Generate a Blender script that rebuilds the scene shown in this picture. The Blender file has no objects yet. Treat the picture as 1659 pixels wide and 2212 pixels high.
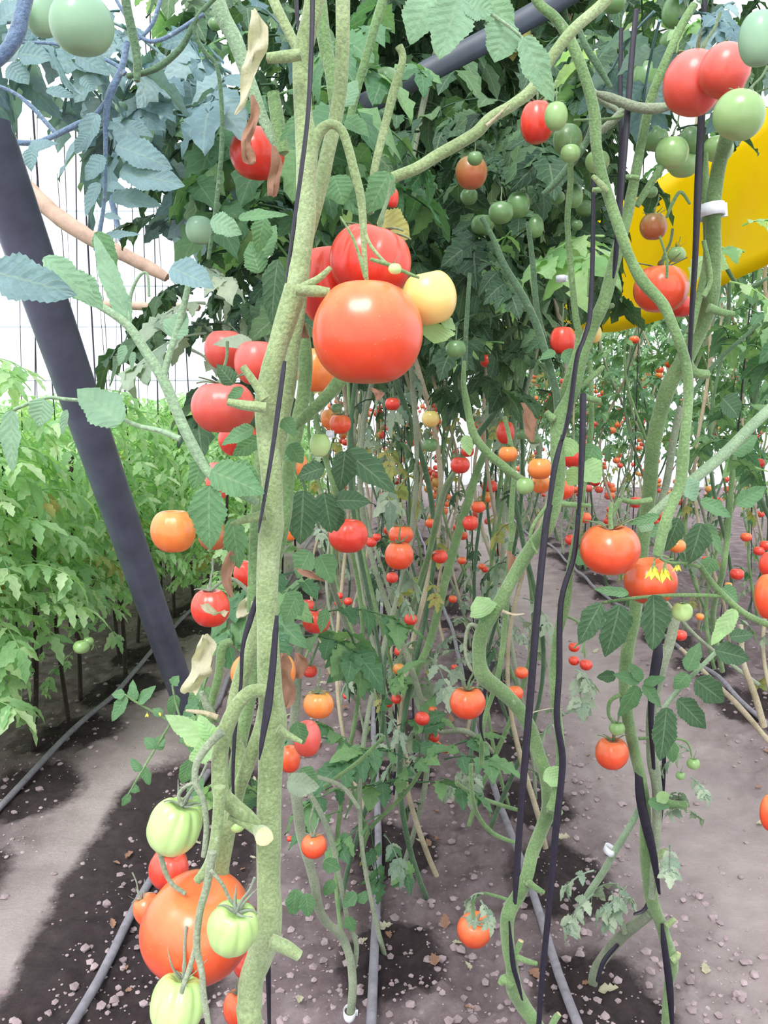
import bpy, bmesh, math, random
from mathutils import Vector, Matrix, noise
# ------------------------------------------------------------------ camera, world, light, exposure
H = 1.15; PITCH = math.radians(6.35); F = 1850.0; CX, CY = 829.5, 1106.0
SC = bpy.context.scene; COL = SC.collection
cam_d = bpy.data.cameras.new('camera'); cam = bpy.data.objects.new('camera', cam_d); COL.objects.link(cam)
cam.location = (0, 0, H); cam.rotation_euler = (math.radians(90) - PITCH, 0, 0)
cam_d.sensor_fit = 'VERTICAL'; cam_d.sensor_height = 24; cam_d.lens = F / 2212 * 24; cam_d.clip_start = .02
SC.camera = cam
w = bpy.data.worlds.new('overcast'); SC.world = w; w.use_nodes = True
nt = w.node_tree; nt.nodes.clear()
bg = nt.nodes.new('ShaderNodeBackground'); wo = nt.nodes.new('ShaderNodeOutputWorld')
bg.inputs[0].default_value = (.94, .97, 1, 1); bg.inputs[1].default_value = 1.45
nt.links.new(bg.outputs[0], wo.inputs[0])
sd = bpy.data.lights.new('sun', 'SUN'); sun = bpy.data.objects.new('sun', sd); COL.objects.link(sun)
sd.energy = 2.4; sd.angle = math.radians(25); sd.color = (1, .98, .95)
sun.rotation_euler = (math.radians(38), math.radians(-14), 0); sun.location = (0, -3, 6)
SC.view_settings.view_transform = 'Standard'; SC.view_settings.look = 'None'
SC.view_settings.exposure = 0.4; SC.view_settings.gamma = 1; SC.view_settings.use_curve_mapping = False
SC.cycles.max_bounces = 6; SC.cycles.transparent_max_bounces = 8; SC.cycles.use_denoising = True
SC.cycles.diffuse_bounces = 4; SC.cycles.glossy_bounces = 2; SC.cycles.transmission_bounces = 4

cp, sp = math.cos(PITCH), math.sin(PITCH)
def PY(px, py, Y):
    "world point on the plane y=Y seen at a pixel"
    v = (CY - py) / F
    d = Y / (cp + v * sp)
    return Vector((d * (px - CX) / F, Y, H + d * (-sp + v * cp)))
def G(px, py):
    v = (CY - py) / F; d = H / (sp - v * cp)
    return Vector((d * (px - CX) / F, d * (cp + v * sp), 0))
def depth(py, Y): return Y / (cp + (CY - py) / F * sp)
def R(seed): return random.Random(seed)

# ------------------------------------------------------------------ materials
def lin(c):
    c = c / 255
    return c / 12.92 if c <= .04045 else ((c + .055) / 1.055) ** 2.4
def rgb(h): return (lin(int(h[0:2], 16)), lin(int(h[2:4], 16)), lin(int(h[4:6], 16)), 1)
class Mat:
    def __init__(s, name):
        s.m = bpy.data.materials.new(name); s.m.use_nodes = True; s.t = s.m.node_tree; s.t.nodes.clear()
        s.out = s.n('OutputMaterial'); s.b = s.n('BsdfPrincipled'); s.l(s.b.outputs[0], s.out.inputs[0])
    def n(s, k): return s.t.nodes.new('ShaderNode' + k)
    def l(s, a, b): s.t.links.new(a, b)
    def set(s, **k):
        for a, v in k.items(): s.b.inputs[a.replace('_', ' ')].default_value = v
    def noise(s, scale, detail=4, coord='Object', rough=.6):
        c = s.n('TexCoord'); t = s.n('TexNoise'); s.l(c.outputs[coord], t.inputs['Vector'])
        t.inputs['Scale'].default_value = scale; t.inputs['Detail'].default_value = detail; t.inputs['Roughness'].default_value = rough
        return t.outputs['Fac']
    def ramp(s, fac, stops):
        r = s.n('ValToRGB'); s.l(fac, r.inputs[0]); e = r.color_ramp.elements
        while len(e) < len(stops): e.new(.5)
        for q, (p, c) in zip(e, stops): q.position = p; q.color = rgb(c) if isinstance(c, str) else (c, c, c, 1)
        return r.outputs[0]
    def mix(s, f, a, b, mode='MIX'):
        x = s.n('Mix'); x.data_type = 'RGBA'; x.blend_type = mode
        for i, v in ((0, f), (6, a), (7, b)):
            if hasattr(v, 'is_linked'): s.l(v, x.inputs[i])
            else: x.inputs[i].default_value = v
        return x.outputs[2]
    def bump(s, h, st, dist=.01):
        b = s.n('Bump'); b.inputs['Strength'].default_value = st; b.inputs['Distance'].default_value = dist
        s.l(h, b.inputs['Height']); s.l(b.outputs[0], s.b.inputs['Normal'])
def leaf_mat(name, dark, mid, light, trans=.35, rough=.55):
    M = Mat(name); g = M.n('NewGeometry')
    c1 = M.ramp(g.outputs['Random Per Island'], [(0, dark), (.5, mid), (1, light)])
    c2 = M.ramp(M.noise(60, 3, 'Object'), [(.3, .72), (.7, 1.12)])
    col = M.mix(.6, c1, c2, 'MULTIPLY')
    A = M.n('Attribute'); A.attribute_name = 'leaf_uv'; S = M.n('SeparateXYZ'); M.l(A.outputs['Vector'], S.inputs[0])
    def mt(op, a, b=0.0, c=None):
        q = M.n('Math'); q.operation = op
        for i, v in enumerate((a, b) if c is None else (a, b, c)):
            if hasattr(v, 'is_linked'): M.l(v, q.inputs[i])
            else: q.inputs[i].default_value = v
        return q.outputs[0]
    au = mt('ABSOLUTE', S.outputs[0]); ph = mt('MULTIPLY_ADD', S.outputs[1], 7.0, mt('MULTIPLY', au, -1.6))
    side = mt('GREATER_THAN', mt('PINGPONG', ph, .5), .435); midr = mt('LESS_THAN', au, .06)
    vein = mt('MULTIPLY', mt('MAXIMUM', mt('MULTIPLY', side, .6), midr), S.outputs[2])
    puff = mt('MULTIPLY', mt('PINGPONG', ph, .5), -1.0)
    col = M.mix(mt('MULTIPLY', vein, .2), col, rgb('b6c9a4'))
    M.l(col, M.b.inputs['Base Color']); M.set(Roughness=rough); M.b.inputs['Specular IOR Level'].default_value = .3
    tr = M.n('BsdfTranslucent'); M.l(M.mix(1, col, (1, 1.15, .55, 1), 'MULTIPLY'), tr.inputs[0])
    ms = M.n('MixShader'); ms.inputs[0].default_value = trans
    M.l(M.b.outputs[0], ms.inputs[1]); M.l(tr.outputs[0], ms.inputs[2]); M.l(ms.outputs[0], M.out.inputs[0])
    M.bump(mt('ADD', mt('MULTIPLY', puff, .55), M.noise(150, 3, 'Object')), .45, .003)
    return M.m
LF = {
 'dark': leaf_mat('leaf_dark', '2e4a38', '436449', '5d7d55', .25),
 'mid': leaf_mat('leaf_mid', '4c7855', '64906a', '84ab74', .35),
 'pale': leaf_mat('leaf_pale', '7da48c', '8fb59a', 'a0c3a4', .35, .7),  # pale leaf green with some lens flare haze mixed into the colour
 'blue': leaf_mat('leaf_flare_blue', '64838f', '7b9aa3', '9ab4ba', .3, .7),  # blue cast of the lens flare put into the leaf colour
 'young': leaf_mat('leaf_young', '8fbf86', 'aed6a0', 'cfe8ba', .5),
 'yellow': leaf_mat('leaf_yellowing', 'a9a562', 'bdb572', 'a2ae6c', .4),
 'dry': leaf_mat('leaf_dry_brown', '8a6455', 'a47c68', 'b99484', .2, .8),
 'cream': leaf_mat('leaf_dry_cream', 'b9b59a', 'cfcab0', 'ddd8c4', .3, .8),
 'grey': leaf_mat('leaf_withered_grey', '7f9786', '9db09c', 'b2c0aa', .25, .8),
}
def stem_mat(name, a, b, c, rough=.75, sheen=.5):
    M = Mat(name)
    n1 = M.ramp(M.noise(14, 5), [(.3, a), (.52, b), (.75, c)])
    n2 = M.ramp(M.noise(140, 3), [(.62, 0.0), (.78, 1.0)])
    col = M.mix(M.mix(1, n2, (.3, .3, .3, 1), 'MULTIPLY'), n1, rgb('d0d6bf'))
    col = M.mix(.8, col, M.ramp(M.noise(420, 2), [(.35, .72), (.65, 1.15)]), 'MULTIPLY')
    M.l(col, M.b.inputs['Base Color']); M.set(Roughness=rough, Sheen_Weight=sheen, Sheen_Roughness=.5)
    M.b.inputs['Sheen Tint'].default_value = rgb('e6f2d8'); M.b.inputs['Specular IOR Level'].default_value = .25
    M.bump(M.noise(320, 3), .6, .0025)
    return M.m
ST = {
 'near': stem_mat('stem_hairy_green', '738659', '90a374', 'aabb90'),
 'mid': stem_mat('stem_green', '557448', '6f8e5c', '8aa874'),
 'pale': stem_mat('stem_pale', '7f9b7c', '91ac8b', 'a5bf9f'),
 'dark': stem_mat('stem_dark_green', '3c5640', '4c6a4d', '5d7c5a'),
 'blue': stem_mat('stem_flare_blue', '566c8a', '6a809c', '8499ae'),  # green stems, bluish flare haze painted in as colour
 'young': stem_mat('stem_shadowed_green', '2c2624', '3a302c', '4a4638', .7, .1),  # green stems in shadow; the shade is painted in as near black
 'old': stem_mat('stem_old_tan', '9c9078', 'b5a990', 'c4bca6', .8, .2),
 'grey': stem_mat('stem_weathered_grey_green', '74806c', '8d9880', 'a3ab94', .8, .3),
}
def fruit_mat(name, top, side, bottom, rough=.32):
    M = Mat(name); c = M.n('TexCoord'); s = M.n('SeparateXYZ'); M.l(c.outputs['Object'], s.inputs[0])
    m = M.n('MapRange'); M.l(s.outputs[2], m.inputs[0]); m.inputs[1].default_value = -.9; m.inputs[2].default_value = .9
    a = M.n('Math'); a.operation = 'MULTIPLY_ADD'; M.l(M.noise(2.2, 3), a.inputs[0]); a.inputs[1].default_value = .5; M.l(m.outputs[0], a.inputs[2])
    a2 = M.n('Math'); a2.operation = 'SUBTRACT'; M.l(a.outputs[0], a2.inputs[0]); a2.inputs[1].default_value = .25
    col = M.ramp(a2.outputs[0], [(.1, bottom), (.5, side), (.95, top)])
    fl = M.ramp(M.noise(24, 1), [(.74, 0.0), (.78, 1.0)])
    col = M.mix(M.mix(1, fl, (.35, .35, .35, 1), 'MULTIPLY'), col, rgb('f2c8a0'))
    M.l(col, M.b.inputs['Base Color']); M.set(Roughness=rough, Coat_Weight=.35, Coat_Roughness=.18)
    M.b.inputs['Specular IOR Level'].default_value = .5
    return M.m
FR = {
 'orange_red': fruit_mat('fruit_orange_red', 'f0804c', 'ec5a34', 'e2401f'),
 'red': fruit_mat('fruit_red', 'e85a48', 'e2412f', 'd02c20'),
 'pink': fruit_mat('fruit_pinkish_red', 'e8746c', 'e05a50', 'd84a3a', .4),
 'orange': fruit_mat('fruit_orange', 'd9a056', 'ea8840', 'e8702f'),
 'brown': fruit_mat('fruit_turning', '7d7040', 'a8683a', 'b8603a', .35),
 'yellow': fruit_mat('fruit_pale_yellow', 'dccf78', 'e6cd7c', 'ecc070', .35),
 'green': fruit_mat('fruit_green', '7fa462', '8cb070', '9cbc7c', .35),
 'lime': fruit_mat('fruit_pale_green', 'a8cc7c', 'b8d88c', 'c4e09a', .3),
 'dgreen': fruit_mat('fruit_dark_green', '55794a', '648a56', '74985f', .35),
 'bgreen': fruit_mat('fruit_bluish_green', '7da48c', '86ac8c', '90b490', .6),
}
def plain(name, col, rough=.6, var=.15, scale=30, **k):
    M = Mat(name); c = rgb(col); n = M.ramp(M.noise(scale, 4), [(.3, 1 - var), (.7, 1 + var)])
    M.l(M.mix(1, c, n, 'MULTIPLY'), M.b.inputs['Base Color']); M.set(Roughness=rough, **k)
    return M
twine_m = plain('black_twine', '221f2e', .45, .35, 200).m
hose_m = plain('grey_hose', '85828c', .6, .25, 40).m
pipe_M = plain('grey_pipe', '61667a', .5, .25, 9); pipe_M.b.inputs['Coat Weight'].default_value = .15; pipe_m = pipe_M.m
clip_m = plain('white_clip', 'dfe3ea', .35, .05).m
wood_m = plain('wooden_pole', 'c0a492', .8, .25, 25).m
cut_m = plain('cut_end', 'bcab86', .8, .2, 120).m
petal_m = plain('petal', 'e9dc4e', .5, .1).m
sepal_m = stem_mat('sepal', '5f7a52', '758f66', '93a583')
sepal_g = stem_mat('sepal_grey', '7c8c7a', '98a692', 'b0bba8')
clod_m = plain('soil_clod', '98888b', .95, .35, 20).m
white_m = plain('white_painted_metal', 'dfe4ea', .4, .05).m
# film of the end wall
FM = Mat('polythene'); FM.set(Roughness=.4); FM.b.inputs['Base Color'].default_value = (.92, .94, .97, 1)
t_ = FM.n('BsdfTranslucent'); t_.inputs[0].default_value = (.95, .97, 1, 1); x_ = FM.n('MixShader'); x_.inputs[0].default_value = .8
FM.l(FM.b.outputs[0], x_.inputs[1]); FM.l(t_.outputs[0], x_.inputs[2]); FM.l(x_.outputs[0], FM.out.inputs[0]); film_m = FM.m
YM = Mat('yellow_sheet'); yc = YM.mix(YM.noise(5, 3), rgb('ffdf00'), rgb('fff040')); YM.l(yc, YM.b.inputs['Base Color']); YM.set(Roughness=.4)
t_ = YM.n('BsdfTranslucent'); YM.l(yc, t_.inputs[0]); x_ = YM.n('MixShader'); x_.inputs[0].default_value = .75
YM.l(YM.b.outputs[0], x_.inputs[1]); YM.l(t_.outputs[0], x_.inputs[2]); YM.l(x_.outputs[0], YM.out.inputs[0]); yellow_m = YM.m

# ------------------------------------------------------------------ mesh helpers
class MB:
    def __init__(s): s.v = []; s.f = []; s.mi = []; s.uv = {}
    def add(s, vs, fs, mi=0, uv=None):
        o = len(s.v)
        if uv: s.uv[o] = uv
        s.v += [tuple(p) for p in vs]; s.f += [tuple(i + o for i in f) for f in fs]; s.mi += [mi] * len(fs)
    def mesh(s, name, mats, smooth=True):
        me = bpy.data.meshes.new(name); me.from_pydata(s.v, [], s.f)
        for m in (mats if isinstance(mats, (list, tuple)) else [mats]): me.materials.append(m)
        me.polygons.foreach_set('material_index', s.mi)
        if smooth: me.polygons.foreach_set('use_smooth', [True] * len(s.f))
        if s.uv:
            at = me.attributes.new('leaf_uv', 'FLOAT_VECTOR', 'POINT'); a = [0.0] * (3 * len(s.v))
            for o, uv in s.uv.items():
                for k, (x, y) in enumerate(uv): a[3 * (o + k)] = x; a[3 * (o + k) + 1] = y; a[3 * (o + k) + 2] = 1
            at.data.foreach_set('vector', a)
        me.update(); return me
    def build(s, name, mats, parent=None, smooth=True):
        return link(name, s.mesh(name, mats, smooth), parent)
def link(name, data, parent=None, loc=None):
    o = bpy.data.objects.new(name, data); COL.objects.link(o)
    if loc is not None: o.location = loc
    if parent:
        o.parent = parent
        if loc is None and data is not None: o.matrix_parent_inverse = PINV.get(parent.name, Matrix())
    return o
PINV = {}
def tag(o, label=None, cat=None, group=None, kind=None):
    for k, v in (('label', label), ('category', cat), ('group', group), ('kind', kind)):
        if v: o[k] = v
    return o
def thing(name, label, cat, loc=(0, 0, 0), group=None):
    o = link(name, None, None, Vector(loc)); o.empty_display_size = .05
    PINV[o.name] = Matrix.Translation(-Vector(loc))      # world-space part meshes stay put
    return tag(o, label, cat, group)
def spline(pts, k=6):
    "Catmull-Rom through (Vector, radius)"
    P = [(Vector(p), r) for p, r in pts]; out = []
    for i in range(len(P) - 1):
        a, b, c, d = P[max(i - 1, 0)], P[i], P[i + 1], P[min(i + 2, len(P) - 1)]
        for j in range(k):
            t = j / k; t2 = t * t; t3 = t2 * t
            q = .5 * ((2 * b[0]) + (-a[0] + c[0]) * t + (2 * a[0] - 5 * b[0] + 4 * c[0] - d[0]) * t2 + (-a[0] + 3 * b[0] - 3 * c[0] + d[0]) * t3)
            out.append((q, b[1] + (c[1] - b[1]) * (t2 * (3 - 2 * t))))
    out.append(P[-1]); return out
def tube(mb, pts, n=12, mi=0, flat=1, twist=0, k=6, bump=0, seed=0, cap_mi=None, raw=False):
    S = pts if raw else spline(pts, k)
    T = [(S[min(i + 1, len(S) - 1)][0] - S[max(i - 1, 0)][0]).normalized() for i in range(len(S))]
    ref = Vector((0, -1, 0)) if abs(T[0].y) < .9 else Vector((0, 0, 1))
    s = T[0].cross(ref).normalized(); vs = []
    for i, ((p, r), t) in enumerate(zip(S, T)):
        s = (s - t * s.dot(t)).normalized(); u = t.cross(s)
        for j in range(n):
            a = 2 * math.pi * j / n; ca, sa = math.cos(a), math.sin(a) * flat
            if twist:
                w_ = twist * i / len(S); ca, sa = ca * math.cos(w_) - sa * math.sin(w_), ca * math.sin(w_) + sa * math.cos(w_)
            rr = r
            if bump: rr *= 1 + bump * noise.noise(Vector((p.x * 30 + ca * 1.5 + seed, p.y * 30 + sa * 1.5, p.z * 30))) + bump * .35 * math.cos(3 * a + i * .1)
            vs.append(p + s * ca * rr + u * sa * rr)
    fs = [(i * n + j, i * n + (j + 1) % n, (i + 1) * n + (j + 1) % n, (i + 1) * n + j) for i in range(len(S) - 1) for j in range(n)]
    mb.add(vs, fs, mi)
    c = mi if cap_mi is None else cap_mi
    mb.add([S[-1][0] + T[-1] * S[-1][1] * (.6 if cap_mi is None else .2)] + vs[-n:], [(0, 1 + j, 1 + (j + 1) % n) for j in range(n)], c)
    mb.add([S[0][0] - T[0] * S[0][1] * .25] + vs[:n], [(0, 1 + (j + 1) % n, 1 + j) for j in range(n)], mi)
def pp(pts, Y, scale=1.0):
    "pixel path [(x, y, width px[, Y])] -> world path with radii"
    out = []
    for q in pts:
        y = q[3] if len(q) > 3 else Y
        out.append((PY(q[0], q[1], y), scale * q[2] / 2 * depth(q[1], y) / F))
    return out
def leaflet(mb, base, d, nrm, L, W, n=6, curl=.25, fold=.18, rng=random, mi=0, teeth=.22, wav=.06):
    d = d.normalized(); side = d.cross(nrm)
    if side.length < 1e-4: side = d.cross(Vector((.3, .5, .8)))
    side.normalize(); nrm = side.cross(d).normalized(); vs = []; tw = rng.uniform(-.5, .5); ph_ = rng.uniform(0, 6)
    for i in range(n + 1):
        t = i / n
        wd = W * .5 * (math.sin(math.pi * t ** .72) ** .75 if 0 < t < 1 else .02)
        if 0 < t < 1: wd *= 1 + (teeth if i % 2 else -teeth * .7) + .08 * math.sin(t * 15 + ph_)
        mid = base + d * L * t - nrm * curl * L * t * t
        a = tw * t; sd_ = side * math.cos(a) + nrm * math.sin(a); nn = nrm * math.cos(a) - side * math.sin(a)
        back = d * (-L / n * .25 if i % 2 else 0)
        w1 = nn * wav * L * rng.uniform(-1, 1); w2 = nn * wav * L * rng.uniform(-1, 1)
        vs += [mid + sd_ * wd + nn * fold * wd + back + w1, mid + sd_ * wd * .5 + nn * (fold * .8 * wd), mid, mid - sd_ * wd * .5 + nn * (fold * .8 * wd), mid - sd_ * wd + nn * fold * wd + back + w2]
    fs = [(i * 5 + j, i * 5 + j + 1, i * 5 + j + 6, i * 5 + j + 5) for i in range(n) for j in range(4)]
    mb.add(vs, fs, mi, [(u, i / n) for i in range(n + 1) for u in (-1, -.5, 0, .5, 1)])
def leaflet_lo(mb, base, d, nrm, L, W, rng, curl=.25, mi=0):
    d = d.normalized(); side = d.cross(nrm)
    if side.length < 1e-4: side = Vector((1, 0, 0))
    side.normalize(); nrm = side.cross(d).normalized(); vs = [base]
    prof = ((.22, .75), (.38, .6), (.5, .95), (.66, .5), (.78, .6))
    for t, wd in prof:
        m = base + d * L * t - nrm * curl * L * t * t; wd *= W * .5
        vs += [m + side * wd + nrm * .2 * wd, m, m - side * wd + nrm * .2 * wd]
    vs.append(base + d * L - nrm * curl * L)
    fs = [(0, 1, 2), (0, 2, 3)]
    for i in range(4):
        b = 1 + i * 3; fs += [(b, b + 3, b + 4, b + 1), (b + 1, b + 4, b + 5, b + 2)]
    e = len(vs) - 1; fs += [(e - 3, e, e - 2), (e - 2, e, e - 1)]
    mb.add(vs, fs, mi, [(0, 0)] + [(u, t) for t, _ in prof for u in (-1, 0, 1)] + [(0, 1)])
def compound(mb, base, d, L, rng, pairs=3, lo=True, mi=0, droop=.9, n=8, wr=.62, smi=None):
    d = d.normalized(); p = base.copy(); pts = [(p.copy(), .0022)]; steps = pairs * 2 + 1
    for i in range(steps):
        d = (d + Vector((0, 0, -droop / steps))).normalized(); p = p + d * L * .75 / steps; pts.append((p.copy(), .0016))
        if i % 2 == 1 or i == steps - 1:
            side = d.cross(Vector((0, 0, 1)))
            if side.length < .1: side = Vector((rng.uniform(-1, 1), rng.uniform(-1, 1), 0))
            side.normalize(); up = side.cross(d).normalized()
            k = L * .34 * (.75 + .35 * (i / steps)) * rng.uniform(.8, 1.15)
            fn = (lambda a, b, q: leaflet_lo(mb, a, b, up + Vector((rng.uniform(-.4, .4), rng.uniform(-.4, .4), 0)), q, q * wr, rng, rng.uniform(.1, .6), mi)) if lo else \
                 (lambda a, b, q: leaflet(mb, a, b, up + Vector((rng.uniform(-.4, .4), rng.uniform(-.4, .4), 0)), q, q * wr, n, rng.uniform(.1, .6), .2, rng, mi))
            if i == steps - 1: fn(p, d, k * 1.25)
            for s_ in (-1, 1): fn(p, d * rng.uniform(.3, .7) + side * s_ + Vector((0, 0, rng.uniform(-.5, 0))), k)
    tube(mb, pts, 3, mi if smi is None else smi, k=1)
def copy_tree(o, loc, rz=0, sc=1.0, label=None, group=None):
    r = o.copy(); COL.objects.link(r); r.location = loc; r.rotation_euler = (0, 0, rz); r.scale = (sc,) * 3 if not hasattr(sc, '__len__') else sc
    if label: r['label'] = label
    if group: r['group'] = group
    for ch in list(o.children):
        c = ch.copy(); COL.objects.link(c); c.parent = r; c.matrix_parent_inverse = ch.matrix_parent_inverse.copy()
    return r

# ------------------------------------------------------------------ ground
WET = []   # (x, y, radius) of damp patches under the drip emitters
for i in range(16):
    WET += [(-1.09 + .05 * math.sin(i * 3), 1.95 + i * .5, .17), (.42, 1.55 + i * .42, .13), (.02, 1.65 + i * .46, .12), (1.42, 2.2 + i * .5, .14), (-.5, 2.4 + i * .5, .13)]
def wet(x, y):
    n_ = noise.noise(Vector((x * 3.1, y * 3.1, 7))) * .5 + noise.noise(Vector((x * 11, y * 11, 3))) * .2; v = 0
    for a, b, r in WET:
        dd = math.hypot(x - a, (y - b) * .8) / r
        if dd < 1.6: v = max(v, 1 - dd ** 2.5 * .55 + n_ * .8)
    dx = abs(x + .55) / (.20 + .06 * n_)
    if y < 2.75: v = max(v, (1.25 - dx ** 3 * .6) * min(1, (2.9 - y) * 2.2) + n_ * .4)
    return max(0, min(1, v))
def hgt(x, y):
    z = .03 * noise.noise(Vector((x * 1.5, y * 1.2, 0)))
    for c, wd, a in ((.2, .42, .03), (-.85, .35, .03), (1.62, .5, .05)):   # raised beds
        z += a * math.exp(-((x - c) / wd) ** 4)
    path = math.exp(-((x - .95) / .25) ** 2) + math.exp(-((x + .82) / .16) ** 2)
    z += (.022 * noise.noise(Vector((x * 14, y * 14, 1))) + .018 * noise.noise(Vector((x * 38, y * 38, 2)))) * (1 - .75 * min(1, path))
    return z
def ground():
    ys = [-2.5, -1, 0, .6, 1.0]; y = 1.2
    while y < 14.4: ys.append(y); y += .011 * y if y < 5 else .03 * y
    xs = [-8, -6, -5, -4, -3.2]; x = -2.6
    while x < 2.8: xs.append(x); x += .014
    xs += [3, 3.4, 4, 5, 6, 8]
    vs = [(x, y, hgt(x, y)) for y in ys for x in xs]; n = len(xs)
    fs = [(j * n + i, j * n + i + 1, (j + 1) * n + i + 1, (j + 1) * n + i) for j in range(len(ys) - 1) for i in range(n - 1)]
    me = bpy.data.meshes.new('floor'); me.from_pydata(vs, [], fs); me.polygons.foreach_set('use_smooth', [True] * len(fs))
    at = me.attributes.new('damp', 'FLOAT', 'POINT')
    at.data.foreach_set('value', [wet(v[0], v[1]) if abs(v[0]) < 2.7 and v[1] > 1 else 0 for v in vs])
    a2 = me.attributes.new('trodden', 'FLOAT', 'POINT')
    a2.data.foreach_set('value', [min(1, math.exp(-((v[0] - .9) / .36) ** 2) * .9 + math.exp(-((v[0] + .8) / .16) ** 2) + math.exp(-((v[0] + .33) / .14) ** 2) * .2) for v in vs])
    M = Mat('soil')
    A = M.n('Attribute'); A.attribute_name = 'damp'; B = M.n('Attribute'); B.attribute_name = 'trodden'
    base = M.ramp(M.noise(9, 8, 'Object', .7), [(.3, '6f5f63'), (.5, '8f7f83'), (.7, 'b0a1a4')])
    pale = M.ramp(M.noise(5, 8, 'Object', .7), [(.3, 'bbacac'), (.6, 'd3c6c4'), (.8, 'e2d8d5')])
    bm_ = M.n('Math'); bm_.operation = 'MULTIPLY'; M.l(B.outputs['Fac'], bm_.inputs[0]); bm_.inputs[1].default_value = .85
    c = M.mix(bm_.outputs[0], base, pale)
    speck = M.ramp(M.noise(70, 2), [(.66, 0.0), (.72, 1.0)])
    c = M.mix(M.mix(1, speck, (.35, .35, .35, 1), 'MULTIPLY'), c, rgb('c9babb'))
    dk = M.ramp(M.noise(22, 6, 'Object', .75), [(.35, '2c262a'), (.6, '453b3d'), (.75, '545244')])
    wn = M.n('Math'); wn.operation = 'MULTIPLY_ADD'; M.l(M.noise(26, 7, 'Object', .8), wn.inputs[0]); wn.inputs[1].default_value = .7; M.l(A.outputs['Fac'], wn.inputs[2])
    dm = M.ramp(wn.outputs[0], [(.66, 0.0), (1.0, .92)])
    c = M.mix(dm, c, dk); M.l(c, M.b.inputs['Base Color']); M.set(Roughness=.95); M.b.inputs['Specular IOR Level'].default_value = .15
    M.bump(M.noise(75, 9, 'Object', .85), .75, .02); me.materials.append(M.m)
    tag(link('floor', me), 'bare greyish brown soil with damp dark patches', None, None, 'structure')
ground()
def clods():
    mb = MB(); r = R(5); t = (1 + 5 ** .5) / 2
    ico = [Vector(v).normalized() for v in ((-1, t, 0), (1, t, 0), (-1, -t, 0), (1, -t, 0), (0, -1, t), (0, 1, t), (0, -1, -t), (0, 1, -t), (t, 0, -1), (t, 0, 1), (-t, 0, -1), (-t, 0, 1))]
    F_ = [(0, 11, 5), (0, 5, 1), (0, 1, 7), (0, 7, 10), (0, 10, 11), (1, 5, 9), (5, 11, 4), (11, 10, 2), (10, 7, 6), (7, 1, 8), (3, 9, 4), (3, 4, 2), (3, 2, 6), (3, 6, 8), (3, 8, 9), (4, 9, 5), (2, 4, 11), (6, 2, 10), (8, 6, 7), (9, 8, 1)]
    for i in range(9000):
        y = 1.35 * (6 / 1.35) ** r.random(); x = r.uniform(-.55, .55) * y
        if math.exp(-((x - .98) / .25) ** 2) + math.exp(-((x + .8) / .15) ** 2) > .5 and r.random() < .85: continue
        s = .002 + .010 * r.random() ** 4; c = Vector((x, y, hgt(x, y) + s * .2))
        mb.add([c + Vector((v.x * s * r.uniform(.7, 1.3), v.y * s * r.uniform(.7, 1.3), v.z * s * r.uniform(.5, .9))) for v in ico], F_)
    tag(mb.build('soil_clods', clod_m, None, False), 'small crumbs and clods of dry soil scattered over the beds', 'soil', None, 'stuff')
clods()
# ------------------------------------------------------------------ end wall, side wall
def boxm(mb, a, b, mi=0):
    x0, y0, z0 = a; x1, y1, z1 = b
    mb.add([(x0, y0, z0), (x1, y0, z0), (x1, y1, z0), (x0, y1, z0), (x0, y0, z1), (x1, y0, z1), (x1, y1, z1), (x0, y1, z1)],
           [(0, 1, 5, 4), (1, 2, 6, 5), (2, 3, 7, 6), (3, 0, 4, 7), (4, 5, 6, 7), (3, 2, 1, 0)], mi)
mb = MB(); boxm(mb, (-7, 14.1, .12), (7, 14.12, 4.6)); tag(mb.build('wall_back', film_m, None, False), 'milky plastic end wall of the greenhouse', None, None, 'structure')
mb = MB(); boxm(mb, (-7, 13.95, 0), (7, 14.1, .16)); tag(mb.build('baseboard_back', white_m, None, False), 'pale kerb under the end wall', None, None, 'structure')
for i, z in enumerate((1.75, 2.6, 3.24, 4.4)):
    mb = MB(); tube(mb, [(Vector((-7, 14, z)), .03), (Vector((7, 14, z)), .03)], 8, k=1); tag(mb.build('trim_%d' % (i + 1), white_m), 'horizontal white rail of the end wall', None, None, 'structure')
for i in range(8):
    x = -6.6 + i * 1.9; mb = MB(); tube(mb, [(Vector((x, 13.97, .1)), .035), (Vector((x, 13.97, 4.6)), .035)], 8, k=1); tag(mb.build('trim_%d' % (i + 5), white_m), 'upright white post of the end wall', None, None, 'structure')
mb = MB(); boxm(mb, (-7.05, -1, .12), (-7.03, 14.1, 3.2)); tag(mb.build('wall_left', film_m, None, False), 'milky plastic side wall', None, None, 'structure')
mb = MB(); boxm(mb, (7.03, -1, .12), (7.05, 14.1, 3.2)); tag(mb.build('wall_right', film_m, None, False), 'milky plastic side wall', None, None, 'structure')
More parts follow.
